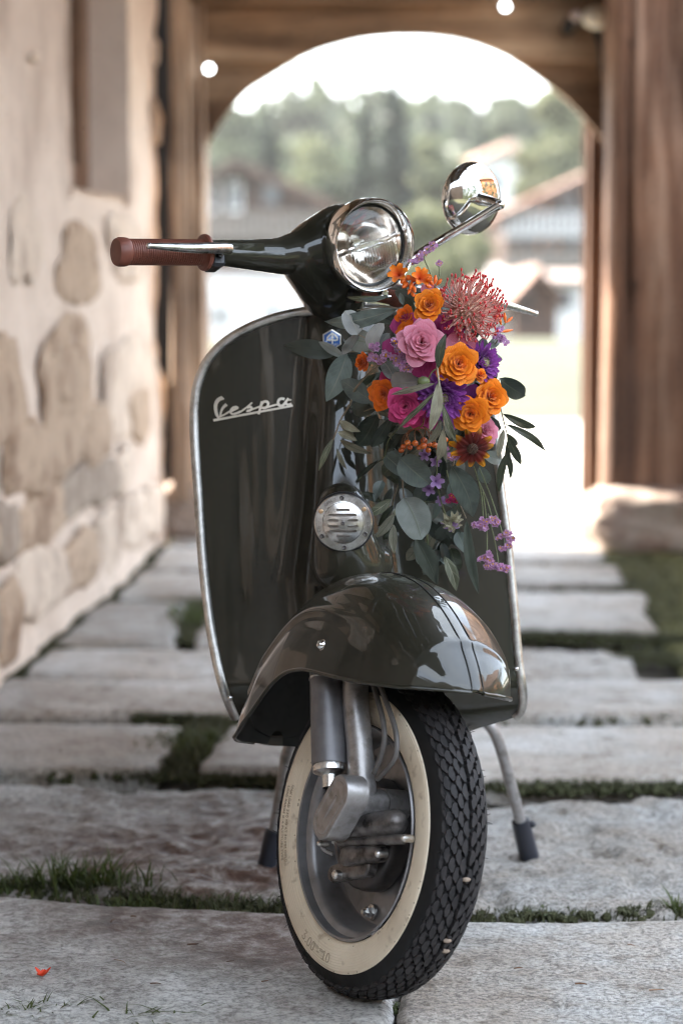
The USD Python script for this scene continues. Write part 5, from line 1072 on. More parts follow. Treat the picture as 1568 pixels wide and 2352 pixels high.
obj('lamp_holder', join([lathe([(0, .022), (.006, .021), (.0085, .014), (.0085, 0), (.012, -.002), (.014, -.006)], HL - WF * .050, WF, 24), box(HL - WF * .020, (.040, .003, .010), np.array([lx, WF, lzv]))]), 'aluminium', hd, smooth=35)
obj('bezel_clip', join([rbox(HL - lzv * .066 + lx * .018 + WF * .000, (.010, .016, .008), np.array([lx, WF, lzv]), .002), tube([HL - lzv * .072 + lx * .006, HL - lzv * .071 + lx * .030], .0022, 8)]), 'chrome', hd)
# grips and levers
def bar_end(sgn, nm):
    g0, g1 = bar(470, 579.5), bar(266, 578)
    if sgn < 0: g0 = mir(g0) + AX * .195; g1 = g0 - AX * .075
    ax = unit(g1 - g0); L = np.linalg.norm(g1 - g0); pr = [(.010, -.004), (.0245, -.003), (.0255, .0), (.0245, .003), (.0185, .005)]
    s = .009
    while s < L - .018: pr += [(.0172, s), (.0179, s + .0007), (.0179, s + .0019), (.0172, s + .0025)]; s += .0032
    pr += [(.0190, L - .016), (.0198, L - .012), (.0198, L - .004), (.0180, L), (.012, L + .001), (0, L + .001)]
    g = obj('grip', lathe(pr, g0, ax, 40), 'grip_brown', sco, smooth=35)
    obj('switch_bracket', join([rbox(g0 - ax * .014 - SA * .012, (.022, .030, .026), np.array([ax, SE, SA]), .004), lathe([(0, .004), (.004, .003), (.0045, 0)], g0 - ax * .014 - SA * .010 + SE * .016, SE, 12)]), 'black_plastic', g)
    a = [bar(527, 570, HB + .028), bar(500, 569, HB + .034), bar(440, 569, HB + .042), bar(380, 566, HB + .046), bar(342, 564, HB + .047)]
    if sgn < 0: a = [g0 + SE * .02, at(1100, 684, 3.44), at(1140, 694, 3.46), at(1190, 708, 3.48), at(1230, 720, 3.50)]
    obj('brake_lever', join([tube(a, [.0075, .0078, .0070, .0055, .0034], 14, n=24), ball(a[-1], .0042, 2)]), 'aluminium', sco, smooth=50)
bar_end(1, 'left'); bar_end(-1, 'right')
# the raised wedge panel and its pivot on the arm
obj('arm_panel', hullpts(np.array([bar(x, y, HB + d) for x, y, d in ((524, 558, .016), (606, 559, .021), (612, 598, .021), (578, 596, .020), (526, 568, .017), (528, 560, .006), (606, 561, .010), (610, 596, .010))])), 'paint', sco, smooth=20)
# mirror: chromed back towards the front, on a bent stem
mc = at(1092, 456, 3.50); mn = unit(V(.60, -.80, -.07)); m0 = at(1148, 470, 3.455)
mirh = obj('mirror_head', join([lathe([(0, .0115), (.012, .0110), (.025, .0090), (.038, .0050), (.047, -.0005), (.0515, -.006), (.0525, -.011), (.0515, -.014), (.049, -.015)], mc, mn, 64)]), 'chrome', sco, smooth=50)
obj('mirror_glass', lathe([(.0, -.0145), (.049, -.0145)], mc, mn, 48, flip=True), 'chrome', mirh, smooth=True)
ms_ = [at(930, 605, 3.45), at(978, 573, 3.463), at(1030, 541, 3.465), at(1090, 505, 3.46), m0]
obj('mirror_stem', join([tube(ms_, .0062, 14, n=30), ball(m0, .0068, 2), tube([m0, (m0 + mc) / 2 + mn * .012, mc + mn * .009], [.0062, .0075, .010], 12, n=8)]), 'chrome', sco, smooth=50)

# ================================================================== THE FLOWERS tied to the leg shield
def bdepth(px, py):
    return 3.185 + .085 * min(1.6, ((px - 1010) / 165) ** 2 + ((py - 870) / 240) ** 2)
def fpos(px, py, off=0.): return at(px, py, bdepth(px, py) + off)
def facing(dx, dz):                                     # direction a flower looks: right, up, the rest towards the viewer
    return unit(V(dx, -math.sqrt(max(.05, 1 - dx * dx - dz * dz)), dz))
def basis(d):
    x = unit(np.cross(V(0, 0, 1), d) if abs(d[2]) < .95 else V(1, 0, 0)); return x, np.cross(d, x), d
UVG = {}
def uvg(n, m):
    if (n, m) not in UVG:
        U, T = np.meshgrid(np.linspace(-1, 1, n), np.linspace(0, 1, m), indexing='ij'); UVG[(n, m)] = (U, T, np.stack([U.ravel() * .5 + .5, T.ravel()], 1))
    return UVG[(n, m)]
def rose(name, px, py, rpx, d, m, label, n=26, seed=1, off=0., tight=1., group=None, openness=1.):
    r = np.random.default_rng(seed); R = .98 * rpx / F_ * bdepth(px, py); c = fpos(px, py, off); X, Y, Z = basis(d)
    t = thing(name, c, label, 'flower', group); U, T, uv = uvg(11, 10)
    for k in range(n):
        o = (k / (n - 1)) ** .85                        # 0 innermost, 1 outermost
        phi = k * 2.39996 + r.normal(0, .18); half = np.interp(o, [0, .3, 1], [1.5, 1.05, .80]) * r.uniform(.92, 1.08)
        rim = (.08 + .92 * o * openness) * R * r.uniform(.93, 1.06); base = R * (.03 + .10 * o); hgt = R * np.interp(o, [0, .35, .75, 1], [.55, .60, .56, .40]) * r.uniform(.92, 1.08)
        w = np.sin(PI * np.clip(.16 + .60 * T, 0, 1)) ** .7; top = 1 - (.10 + .10 * o) * U ** 2 - .10 * np.abs(U) ** 4 + .10 * (1 - np.abs(U)) ** 2.5 * o
        tt = T * top; ang = phi + U * half * w
        rad = base + (rim - base) * (tt ** np.interp(o, [0, 1], [.8, .62])) ; z = hgt * tt ** np.interp(o, [0, 1], [1.1, 1.5]) - R * .34 * o ** 1.5
        curl = np.clip(tt - .74, 0, 1) ** 1.3; rad = rad + curl * R * .60 * (o + .2); z = z - curl * R * .75 * (o + .08)
        side = np.abs(U) ** 2.2 * (T ** 1.5); z = z - side * R * .10 * o; rad = rad + side * R * .05
        wv = .014 * R * np.sin(U * 5 + r.uniform(0, 6)) * T + (meshkit.noise(np.stack([U * 2.2 + 9 * k, T * 2.6, np.zeros_like(U) + seed], -1)) - .5) * R * .09 * T
        P = c + ((rad + wv) * np.cos(ang))[..., None] * X + ((rad + wv) * np.sin(ang))[..., None] * Y + (z + wv * .8)[..., None] * Z
        v, f = grid(P); obj('petal', (v, f), m, t, smooth=True, uv=uv)
    x0 = c - Z * R * .62
    obj('calyx', lathe([(0, 0), (R * .22, R * .02), (R * .30, R * .16), (R * .20, R * .34)], x0 - Z * R * .08, Z, 16), 'green_stem', t, smooth=True)
    for k in range(5):
        a = k * 1.256 + seed; s = np.linspace(0, 1, 6)[:, None]; dirn = math.cos(a) * X + math.sin(a) * Y; sd = np.cross(Z, dirn)
        mid = x0 + dirn * R * (.25 + .50 * s) + Z * R * (.18 * np.sin(s * 2.2)); ww = R * .13 * np.sin(PI * (.25 + .75 * s)); P = np.stack([mid - sd * ww, mid + sd * ww], 1); v, f = grid(P); obj('sepal', (v, f), 'green_stem', t, smooth=True)
    return t
OR = 'petal_orange'; DO = 'petal_deep_orange'
rose('rose', 985, 700, 37, facing(-.12, .30), OR, 'orange rose just left of the red pincushion flower', 26, 1, -.035)
rose('rose', 1052, 836, 47, facing(.12, .22), OR, 'large open orange rose below the pale pink rose, beside the upper purple dahlia', 34, 2, -.03)
rose('rose', 1126, 912, 42, facing(.30, .20), OR, 'orange rose at the right rim of the bouquet under the orange bud', 29, 3, -.02)
rose('rose', 1080, 950, 42, facing(-.05, -.10), OR, 'orange rose overlapping the lower left of the one at the right rim', 31, 4, -.03)
rose('rose', 882, 906, 36, facing(-.35, .0), DO, 'dark orange rose left of the hot pink rose', 31, 5, -.01)
rose('rose', 832, 832, 25, facing(-.75, .15), DO, 'small orange rose seen from the side, furthest left in the bouquet', 20, 6, -.01, openness=.8)
rose('rose', 936, 766, 32, facing(-.55, .25), DO, 'orange rose half hidden at the left of the pale pink rose', 23, 7, .012)
rose('rose', 930, 727, 26, facing(-.45, .40), DO, 'orange rose tucked under the left of the top orange rose', 20, 8, .012)
rose('rose_bud', 1102, 861, 23, facing(.35, .45), OR, 'orange rose bud between the two large orange roses and the dahlia', 17, 9, -.035, openness=.7)
rose('rose', 968, 786, 52, facing(.05, .22), 'petal_pink', 'pale pink open rose in the middle of the bouquet', 31, 10, -.035)
rose('rose', 932, 932, 43, facing(-.15, -.05), 'petal_hot_pink', 'hot pink rose below left, in front of the lower dahlia', 37, 11, -.035)
rose('rose', 1112, 990, 36, facing(.35, .25), 'petal_pink', 'small pink rose above the dark red and yellow daisy', 26, 12, -.01)

def dahlia(px, py, rpx, d, label, seed, off, n=95):
    r = np.random.default_rng(seed); R = 1.1 * rpx / F_ * bdepth(px, py); c = fpos(px, py, off); X, Y, Z = basis(d); t = thing('dahlia', c, label, 'flower'); U, T, uv = uvg(5, 7)
    for k in range(n):
        o = ((k + 1) / n) ** .6; phi = k * 2.39996 + r.normal(0, .05); L = R * (.16 + .66 * o) * r.uniform(.93, 1.07); w = R * .165 * (.45 + .55 * o)
        elev = np.interp(o, [0, .35, .75, 1.], [1.35, .95, .35, -.25]) + r.normal(0, .05)
        dr = math.cos(phi) * X + math.sin(phi) * Y; sd = np.cross(Z, dr); st = c + dr * R * .20 * o - Z * R * .22 * o
        prof_ = np.sin(PI * np.clip(.12 + .80 * T, 0, 1)) ** .8 * (1 - .25 * T); cup = w * .55 * (U ** 2) * (1 - .2 * T)
        e = elev + .45 * T * (1 - .4 * o)
        P = st + (L * T * np.cos(elev + .30 * T))[..., None] * dr + (L * T * np.sin(elev + .30 * T) + cup)[..., None] * Z + (U * w * prof_)[..., None] * sd
        v, f = grid(P); obj('petal', (v, f), 'petal_purple', t, smooth=True, uv=uv)
    obj('eye', ball(c + Z * R * .10, R * .21, 2, (1, 1, .8), np.array([X, Y, Z])), 'dahlia_eye', t, smooth=True)
    for k in range(14):
        a = k * 2.4; rr = R * .17 * math.sqrt((k + 1) / 14); dr = math.cos(a) * X + math.sin(a) * Y; p = c + Z * R * .20 + dr * rr
        obj('bract', hullpts([p, p + dr * R * .05 + np.cross(Z, dr) * R * .035 + Z * R * .03, p + dr * R * .05 - np.cross(Z, dr) * R * .035 + Z * R * .03, p + Z * R * .11 - dr * R * .02]), 'dahlia_eye', t)
dahlia(1110, 832, 50, facing(.62, .08), 'purple dahlia turned to the right at the right rim of the bouquet', 1, -.01)
dahlia(1014, 912, 62, facing(.05, -.30), 'larger purple dahlia in the centre, partly behind the olive leaves', 2, -.022)

# pincushion flower: curved red styles round a pinkish core
pc = fpos(1072, 716, -.005); PD = facing(.42, .38); X, Y, Z = basis(PD); R = 80 / F_ * 3.2
pro = thing('pincushion_flower', pc, 'round red and pink pincushion flower with spiky curved styles at the upper right', 'flower')
obj('core', ball(pc, R * .42, 3, (1, 1, .9), np.array([X, Y, Z])), plain('pincushion_core', (.62, .40, .28), .7), pro, smooth=True)
pr_ = np.random.default_rng(6); NS = 170
for k in range(NS):
    zc = 1 - 1.25 * (k + .5) / NS; a = k * 2.39996 + pr_.normal(0, .1); rr = math.sqrt(max(0, 1 - zc * zc)); d = rr * math.cos(a) * X + rr * math.sin(a) * Y + zc * Z
    L = R * pr_.uniform(.84, 1.16); dr = unit(rr * math.cos(a) * X + rr * math.sin(a) * Y + 1e-3 * X)
    p0, p1, p2, p3 = pc + d * R * .40, pc + d * L * .70 + dr * R * .06, pc + d * L * .92 + Z * R * .07, pc + d * L * 1.0 + Z * R * pr_.uniform(.10, .30) - dr * R * .05 + V(pr_.normal(0, .002), 0, .004 + pr_.normal(0, .002))
    P = spline([p0, p1, p2, p3], 9); v, f = tube(P, [.0012, .0010, .00085], 5); uv = np.stack([np.zeros(len(v)), np.r_[np.repeat(np.linspace(0, 1, 9), 5), 0, 1]], 1)
    s_ = obj('style', (v, f), 'style_red', pro, smooth=True, uv=uv); obj('tip', ball(p3, .00145, 1, (1, 1, 1.5)), 'style_tip', s_)
woolly = np.random.default_rng(3); wl_ = []
for k in range(120):
    zc = 1 - 1.1 * (k + .5) / 120; a = k * 2.39996; rr = math.sqrt(max(0, 1 - zc * zc)); d = rr * math.cos(a) * X + rr * math.sin(a) * Y + zc * Z; q = unit(woolly.normal(size=3))
    wl_.append(tube(spline([pc + d * R * .38, pc + d * R * .52 + q * .001, pc + d * R * .56 + q * .005], 6), [.0012, .001, .0006], 5))
obj('curled_floret', join(wl_), plain('curled_pink', (.62, .36, .26), .6), pro, kind='stuff')

# two-coloured daisy
dc = fpos(1084, 1030, -.03); DDr = facing(.18, -.25); X, Y, Z = basis(DDr); R = 50 / F_ * 3.2; dz = thing('daisy', dc, 'dark red daisy with yellow petal tips below the small pink rose', 'flower'); U, T, uv = uvg(7, 9)
for k in range(11):
    a = k * 2 * PI / 11 + .1 + .12 * math.sin(k * 5); dr = math.cos(a) * X + math.sin(a) * Y; sd = np.cross(Z, dr); w = R * .19; L = R * (.95 + .12 * math.sin(k * 3.1)); bend = .28 * math.sin(k * 2.2)
    P = dc + (R * .10 + L * T)[..., None] * dr + (U * w * np.sin(PI * np.clip(.14 + .78 * T, 0, 1)) ** .75)[..., None] * sd + (R * (.18 * T - .32 * T ** 2 + bend * T ** 2 * .6) + .18 * w * np.cos(U * 4.5))[..., None] * Z
    v, f = grid(P); obj('petal', (v, f), 'petal_rudbeckia', dz, smooth=True, uv=uv)
hv_ = [ball(dc + Z * R * .05, R * .26, 2, (1, 1, .7), np.array([X, Y, Z]))]
for k in range(60):
    a = k * 2.4; rr = R * .25 * math.sqrt((k + 1) / 60); p = dc + (math.cos(a) * X + math.sin(a) * Y) * rr + Z * (R * .05 + math.sqrt(max(0, (R * .26) ** 2 - rr * rr)) * .7); hv_.append(ball(p, R * .025, 1))
obj('eye', join(hv_), 'flower_eye', dz)

# magenta and pink hydrangea petals between the roses
def petal_disc(name, px, py, rpx, d, m, parent, off, seed, rot=0):
    c = fpos(px, py, off); X, Y, Z = basis(d); R = rpx / F_ * 3.2; U, T, uv = uvg(11, 9); ca, sa = math.cos(rot), math.sin(rot)
    w = np.sin(PI * np.clip(.10 + .72 * T, 0, 1)) ** .6 * (1 - .0 * T); x = U * R * w * .95; y = (T - .5) * 2 * R * (1 - .12 * U ** 2); z = .15 * R * (U ** 2) + .22 * R * (T - .4) ** 2 + (meshkit.noise(np.stack([U * 2 + seed, T * 2.5, U * 0 + 3], -1)) - .5) * R * .22
    P = c + (x * ca - y * sa)[..., None] * X + (x * sa + y * ca)[..., None] * Y + z[..., None] * Z; v, f = grid(P); return obj(name, (v, f), m, parent, smooth=True, uv=uv)
for lb, lst in (('magenta hydrangea petals between the pale pink rose and the pincushion flower', [(1040, 745, 32, (.1, .1), 'petal_magenta', .012, -.4), (1018, 742, 22, (-.3, .3), 'petal_magenta', .03, .4), (1048, 785, 27, (.15, -.1), 'petal_pink', .012, 2.6), (1075, 792, 26, (.3, .1), 'petal_pink', .016, .5), (1022, 788, 24, (-.1, .0), 'petal_magenta', .025, 2.)]),
                ('magenta hydrangea petals under the pale pink rose', [(975, 838, 32, (-.05, -.35), 'petal_magenta', -.005, 2.9), (1000, 842, 24, (.2, -.4), 'petal_magenta', .012, 2.2), (955, 822, 22, (-.4, -.2), 'petal_magenta', .01, .9), (900, 800, 24, (-.4, .1), 'petal_magenta', .03, .4)]),
                ('dark magenta hydrangea petals behind the upper left orange roses', [(945, 748, 30, (-.2, .2), 'petal_magenta', .022, .2), (920, 748, 24, (-.4, .1), 'petal_magenta', .03, 1.), (970, 740, 22, (.1, .3), 'petal_magenta', .015, 0), (985, 668, 20, (.0, .5), 'petal_pink', .01, .3)])):
    c = fpos(lst[0][0], lst[0][1]); t = thing('hydrangea', c, lb, 'flower')
    for k, (px, py, r, dd_, m, off, rot) in enumerate(lst): petal_disc('petal', px, py, r, facing(*dd_), m, t, off, k * 3.1, rot)

# more magenta and purple between the blooms
t = thing('hydrangea', fpos(905, 880, .02), 'magenta petals between the dark orange rose and the hot pink rose', 'flower')
for k, q in enumerate([(905, 890, 22, (-.3, .1), 'petal_magenta', .02, .5), (890, 870, 20, (-.3, .2), 'petal_hot_pink', .025, 1.4), (960, 962, 24, (.0, -.3), 'petal_hot_pink', .015, 2.2), (985, 965, 22, (.1, -.3), 'petal_magenta', .02, 3.), (1040, 965, 20, (.1, -.2), 'petal_purple', .02, 2.7), (1085, 905, 22, (.2, .1), 'petal_purple', .02, .4), (1010, 815, 20, (.0, .0), 'petal_magenta', .015, 1.2)]): petal_disc('petal', q[0], q[1], q[2], facing(*q[3]), q[4], t, q[5], k * 2.3, q[6])
# leaves and sprigs
def leaf(parent, b, t, wpx, m, ob=.02, ot=.02, roll=0., bend=.10, fold=.18, shape=1.0, name='leaf', n=9, k=14):
    """b, t: base and tip in the photograph; ob, ot: distance of base and tip in front of (-) or behind the bouquet's face."""
    B = b if len(b) == 3 else fpos(b[0], b[1], ob); E_ = t if len(t) == 3 else fpos(t[0], t[1], ot); ax = E_ - B; L = np.linalg.norm(ax); ax /= L; view = unit(EYE - B)
    sd = unit(np.cross(ax, view)); nn = np.cross(sd, ax); sd, nn = sd * math.cos(roll) + nn * math.sin(roll), nn * math.cos(roll) - sd * math.sin(roll)
    U, T = np.meshgrid(np.linspace(-1, 1, n), np.linspace(0, 1, k), indexing='ij'); w = wpx / 2 / F_ * B[1] / max(.35, abs(math.cos(roll)))
    if shape >= 2: pr = np.sqrt(np.clip(1 - (2 * T - 1) ** 2, 0, 1)) ** .95 * (1.08 - .2 * T)        # round
    elif shape >= 1: pr = np.sin(PI * T ** .78) ** .85 * (1 - .12 * T)                      # ovate, pointed
    else: pr = np.sin(PI * T ** .9) ** .8                                                # lance
    sdn = int(abs(B[0] * 7919 + B[2] * 104729) * 1000) % 977
    bw = bend * L * np.sin(PI * T) + L * .03 * (meshkit.noise(np.stack([U * 1.3 + sdn, T * 3, U * 0], -1)) - .5) * 2
    P = B + (L * T)[..., None] * ax + (U * w * pr)[..., None] * sd + (bw + fold * w * (np.abs(U) - .4) * pr + .03 * w * np.sin(T * 14 + sdn) * U ** 2)[..., None] * nn
    P = P + (.05 * L * math.sin(sdn) * np.sin(PI * T))[..., None] * sd
    v, f = grid(P); uv = np.stack([U.ravel() * .5 + .5, T.ravel()], 1); fn = np.cross(v[f[0, 1]] - v[f[0, 0]], v[f[0, 2]] - v[f[0, 0]])
    if fn @ view < 0 and abs(roll) < 1.5: f = f[:, ::-1]
    return obj(name, (v, f), m, parent, smooth=True, uv=uv)
def sprig(label, stem, leaves, cat='leaves', name='eucalyptus_sprig', sm='twig', r=.0011, so=.03):
    pts = [p if len(p) == 3 and abs(p[1]) < 10 and abs(p[0]) < 10 else fpos(*p[:2], p[2] if len(p) == 3 else so) for p in stem]
    t = thing(name, pts[0], label, cat)
    obj('stem', tube(pts, [r, r, r * .6], 6, n=24), sm, t, smooth=True)
    for l in leaves: leaf(t, *l[:4], **(l[4] if len(l) > 4 else {}))
    return t
EM = 'eucalyptus_mid'; E_, EP, ED = 'eucalyptus', 'eucalyptus_pale', 'eucalyptus_dark'; D = dict
sprig('sprig of long grey green leaves under the headlight', [(985, 740, .05), (915, 709, .03), (820, 712, .03)], [((915, 709), (747, 737), 40, EM, D(ob=.03, ot=.06, bend=.14, fold=.3)), ((893, 679), (824, 686), 12, EM, D(ob=.03, ot=.04, shape=0, bend=.05)), ((905, 742), (800, 738), 20, ED, D(ob=.05, ot=.06)), ((885, 682), (797, 682), 14, 'olive_pale', D(ob=.06, ot=.07, shape=0)), ((960, 690), (905, 668), 30, ED, D(ob=.06, ot=.07)), ((935, 665), (968, 622), 22, E_, D(ob=.06, ot=.06, shape=2)), ((925, 700), (918, 672), 14, E_, D(ob=.03, ot=.03))])
sprig('sprig of round pale grey leaves beside the blue hexagon badge', [(905, 800, .05), (862, 785, .02), (822, 768, .01)], [((822, 768), (792, 713), 46, EP, D(ob=.0, ot=.0, shape=2, bend=.06)), ((820, 766), (787, 813), 32, EP, D(ob=.01, ot=.03, shape=1, roll=.6)), ((852, 806), (880, 742), 34, EP, D(ob=.02, ot=.0, shape=2, roll=.5)), ((862, 790), (806, 774), 54, E_, D(ob=.035, ot=.04, shape=2)), ((868, 800), (895, 765), 26, EP, D(ob=.03, ot=.02, shape=2))])
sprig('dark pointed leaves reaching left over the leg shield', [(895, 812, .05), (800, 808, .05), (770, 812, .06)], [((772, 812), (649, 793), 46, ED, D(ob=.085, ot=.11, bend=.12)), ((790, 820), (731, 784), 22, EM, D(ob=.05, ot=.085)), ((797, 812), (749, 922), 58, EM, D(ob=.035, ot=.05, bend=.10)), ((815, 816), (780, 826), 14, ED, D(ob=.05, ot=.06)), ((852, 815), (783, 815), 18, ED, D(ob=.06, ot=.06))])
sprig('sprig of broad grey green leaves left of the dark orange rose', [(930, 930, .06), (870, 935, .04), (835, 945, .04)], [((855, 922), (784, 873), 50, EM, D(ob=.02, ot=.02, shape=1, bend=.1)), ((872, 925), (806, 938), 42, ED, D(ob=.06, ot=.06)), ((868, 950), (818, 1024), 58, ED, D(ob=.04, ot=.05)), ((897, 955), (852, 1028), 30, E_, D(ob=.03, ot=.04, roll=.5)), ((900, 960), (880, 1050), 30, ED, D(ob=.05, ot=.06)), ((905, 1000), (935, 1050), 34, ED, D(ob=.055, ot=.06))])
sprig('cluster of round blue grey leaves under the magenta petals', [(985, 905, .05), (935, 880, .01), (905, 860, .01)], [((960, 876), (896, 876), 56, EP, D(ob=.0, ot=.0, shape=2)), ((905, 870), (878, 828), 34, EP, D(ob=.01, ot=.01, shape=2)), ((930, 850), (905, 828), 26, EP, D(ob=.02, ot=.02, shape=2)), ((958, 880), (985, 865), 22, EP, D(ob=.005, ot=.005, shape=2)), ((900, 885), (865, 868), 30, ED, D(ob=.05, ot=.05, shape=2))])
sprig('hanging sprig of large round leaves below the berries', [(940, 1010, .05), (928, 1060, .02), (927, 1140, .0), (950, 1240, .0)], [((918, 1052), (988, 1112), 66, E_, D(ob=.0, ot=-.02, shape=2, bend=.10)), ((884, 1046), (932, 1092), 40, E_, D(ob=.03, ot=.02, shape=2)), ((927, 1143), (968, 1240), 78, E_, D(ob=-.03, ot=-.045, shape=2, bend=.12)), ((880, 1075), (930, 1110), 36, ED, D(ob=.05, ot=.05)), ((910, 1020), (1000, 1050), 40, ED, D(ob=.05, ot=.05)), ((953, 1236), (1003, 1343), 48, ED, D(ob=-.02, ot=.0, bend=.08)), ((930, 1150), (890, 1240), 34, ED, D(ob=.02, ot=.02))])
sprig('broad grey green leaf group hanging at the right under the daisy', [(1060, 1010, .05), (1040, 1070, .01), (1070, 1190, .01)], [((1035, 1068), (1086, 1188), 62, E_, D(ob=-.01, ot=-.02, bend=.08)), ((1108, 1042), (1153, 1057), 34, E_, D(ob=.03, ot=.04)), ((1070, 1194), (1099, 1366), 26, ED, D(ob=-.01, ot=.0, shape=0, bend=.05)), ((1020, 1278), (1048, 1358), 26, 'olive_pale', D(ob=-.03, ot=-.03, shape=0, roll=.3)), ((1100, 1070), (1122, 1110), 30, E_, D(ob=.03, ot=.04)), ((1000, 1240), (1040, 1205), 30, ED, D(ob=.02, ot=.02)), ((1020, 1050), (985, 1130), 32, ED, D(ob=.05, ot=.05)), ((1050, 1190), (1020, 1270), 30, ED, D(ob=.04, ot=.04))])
sprig('dark leaf sticking out right behind the orange rose at the rim', [(1085, 890, .06), (1148, 872, .05)], [((1146, 870), (1206, 908), 46, ED, D(ob=.04, ot=.05)), ((1115, 955), (1150, 985), 30, ED, D(ob=.04, ot=.05)), ((1120, 800), (1148, 782), 22, E_, D(ob=.04, ot=.05))])
sprig('small narrow leaves beside the horn', [(920, 1100, .03), (900, 1165, .02), (902, 1215, .0)], [((877, 1153), (819, 1131), 18, 'olive_dark', D(ob=.02, ot=.02, shape=0)), ((898, 1146), (841, 1184), 24, 'olive_pale', D(ob=-.02, ot=-.02, shape=0)), ((905, 1180), (862, 1236), 22, 'olive_dark', D(ob=.0, ot=.0, shape=0)), ((904, 1205), (905, 1272), 20, 'olive_dark', D(ob=-.01, ot=-.02, shape=0)), ((905, 1160), (868, 1210), 16, 'olive_dark', D(ob=.01, ot=.01, shape=0)), ((900, 1120), (880, 1170), 18, ED, D(ob=.03, ot=.03, shape=0)), ((915, 1110), (895, 1090), 18, 'olive_dark', D(ob=.03, ot=.03, shape=0)), ((905, 1185), (912, 1165), 10, 'olive_pale', D(ob=-.01, ot=-.01, shape=0)), ((880, 1240), (895, 1215), 14, 'olive_dark', D(ob=.0, ot=.0, shape=0))], name='olive_sprig')
OP, OD = 'olive_pale', 'olive_dark'
sprig('olive sprig hanging over the middle of the bouquet in front of the purple dahlia', [(1003, 838, -.055), (1007, 872, -.06), (1015, 930, -.06), (1020, 990, -.05)], [((1006, 846), (1024, 765), 22, OD, D(ob=-.06, ot=-.075, shape=0, roll=.2)), ((1007, 876), (986, 992), 27, OP, D(ob=-.062, ot=-.075, shape=0)), ((999, 900), (913, 985), 13, OP, D(ob=-.06, ot=-.07, shape=0, roll=.4)), ((1000, 880), (897, 906), 15, 'olive_dark', D(ob=-.055, ot=-.06, shape=0)), ((1013, 922), (1048, 1018), 16, OP, D(ob=-.06, ot=-.065, shape=0, roll=.3)), ((1018, 984), (1004, 1058), 22, OP, D(ob=-.055, ot=-.055, shape=0)), ((1020, 990), (1024, 1062), 13, OD, D(ob=-.05, ot=-.05, shape=0)), ((1012, 965), (980, 1020), 16, OP, D(ob=-.045, ot=-.05, shape=0, roll=.5)), ((1020, 960), (1035, 1010), 14, OD, D(ob=-.05, ot=-.05, shape=0))], name='olive_sprig', r=.0014)
of_ = thing('olive_fruit', fpos(972, 876, -.05), 'small green olive hanging left of the olive sprig in the middle', 'fruit'); obj('olive', ball(fpos(972, 876, -.05), .0068, 2, (1.25, 1, 1)), plain('olive_green', (.10, .12, .045), .4), of_, smooth=True)
obj('stalk', tube([fpos(984, 870, -.05), fpos(994, 852, -.055), fpos(1004, 846, -.056)], .0009, 6, n=8), 'green_stem', of_)
rgt = [(1148, 930, .02), (1155, 962, .01), (1165, 1005, .0), (1166, 1050, .0)]
sprig('olive sprig hanging free at the right of the bouquet', rgt, [((1155, 950), (1230, 981), 20, OD, D(ob=.01, ot=.0, shape=0)), ((1160, 974), (1257, 1040), 16, OD, D(ob=.01, ot=-.01, shape=0, roll=.4)), ((1157, 985), (1143, 1052), 16, OD, D(ob=.0, ot=.0, shape=0)), ((1163, 995), (1187, 1022), 12, OD, D(ob=.0, ot=.0, shape=0)), ((1164, 1003), (1197, 1068), 20, OD, D(ob=.0, ot=-.01, shape=0)), ((1166, 1035), (1145, 1133), 18, OD, D(ob=.0, ot=-.01, shape=0)), ((1166, 1040), (1172, 1100), 13, OD, D(ob=.0, ot=-.01, shape=0)), ((1166, 1010), (1170, 1080), 14, OD, D(ob=.005, ot=.0, shape=0))], name='olive_sprig', sm='twig', r=.0009)
sprig('curved bare olive twig with a few leaves hanging at the left over the leg shield', [(885, 830, -.02), (860, 845, -.015), (833, 872, -.005), (810, 905, .0), (803, 930, .005), (783, 962, .01), (769, 1000, .015), (764, 1010, .02)], [((781, 966), (828, 992), 19, OP, D(ob=.01, ot=-.005, shape=0)), ((776, 992), (820, 1012), 18, OP, D(ob=.01, ot=.0, shape=0, roll=.3)), ((765, 1006), (731, 1082), 15, OP, D(ob=.02, ot=.02, shape=0)), ((780, 970), (815, 1010), 16, OD, D(ob=.02, ot=.01, shape=0)), ((780, 1010), (855, 1042), 18, OD, D(ob=.03, ot=.02, shape=0)), ((773, 1030), (796, 1078), 11, OD, D(ob=.03, ot=.03, shape=0))], name='olive_sprig', r=.0016)
sprig('thin bare stem with bow shape left of the berries', [(912, 986, -.03), (890, 1015, -.02), (884, 1045, .0), (850, 1075, .03), (820, 1105, .04)], [((870, 1055), (820, 1100), 12, ED, D(ob=.03, ot=.05, shape=0))], name='olive_sprig', sm='green_stem', r=.0008)

# dark filling greenery behind, so that the bouquet has a body
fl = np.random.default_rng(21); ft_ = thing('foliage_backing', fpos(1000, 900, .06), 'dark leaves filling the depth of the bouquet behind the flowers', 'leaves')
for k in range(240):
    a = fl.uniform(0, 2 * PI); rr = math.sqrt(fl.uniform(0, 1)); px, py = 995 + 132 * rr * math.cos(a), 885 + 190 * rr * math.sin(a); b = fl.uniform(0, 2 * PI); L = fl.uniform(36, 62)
    leaf(ft_, (px, py), (px + L * math.cos(b), py + L * math.sin(b)), fl.uniform(18, 32), (ED, E_, EM, 'olive_dark', E_)[k % 5], ob=fl.uniform(.035, .07), ot=fl.uniform(.035, .09), n=5, k=7, roll=fl.uniform(-.5, .5))

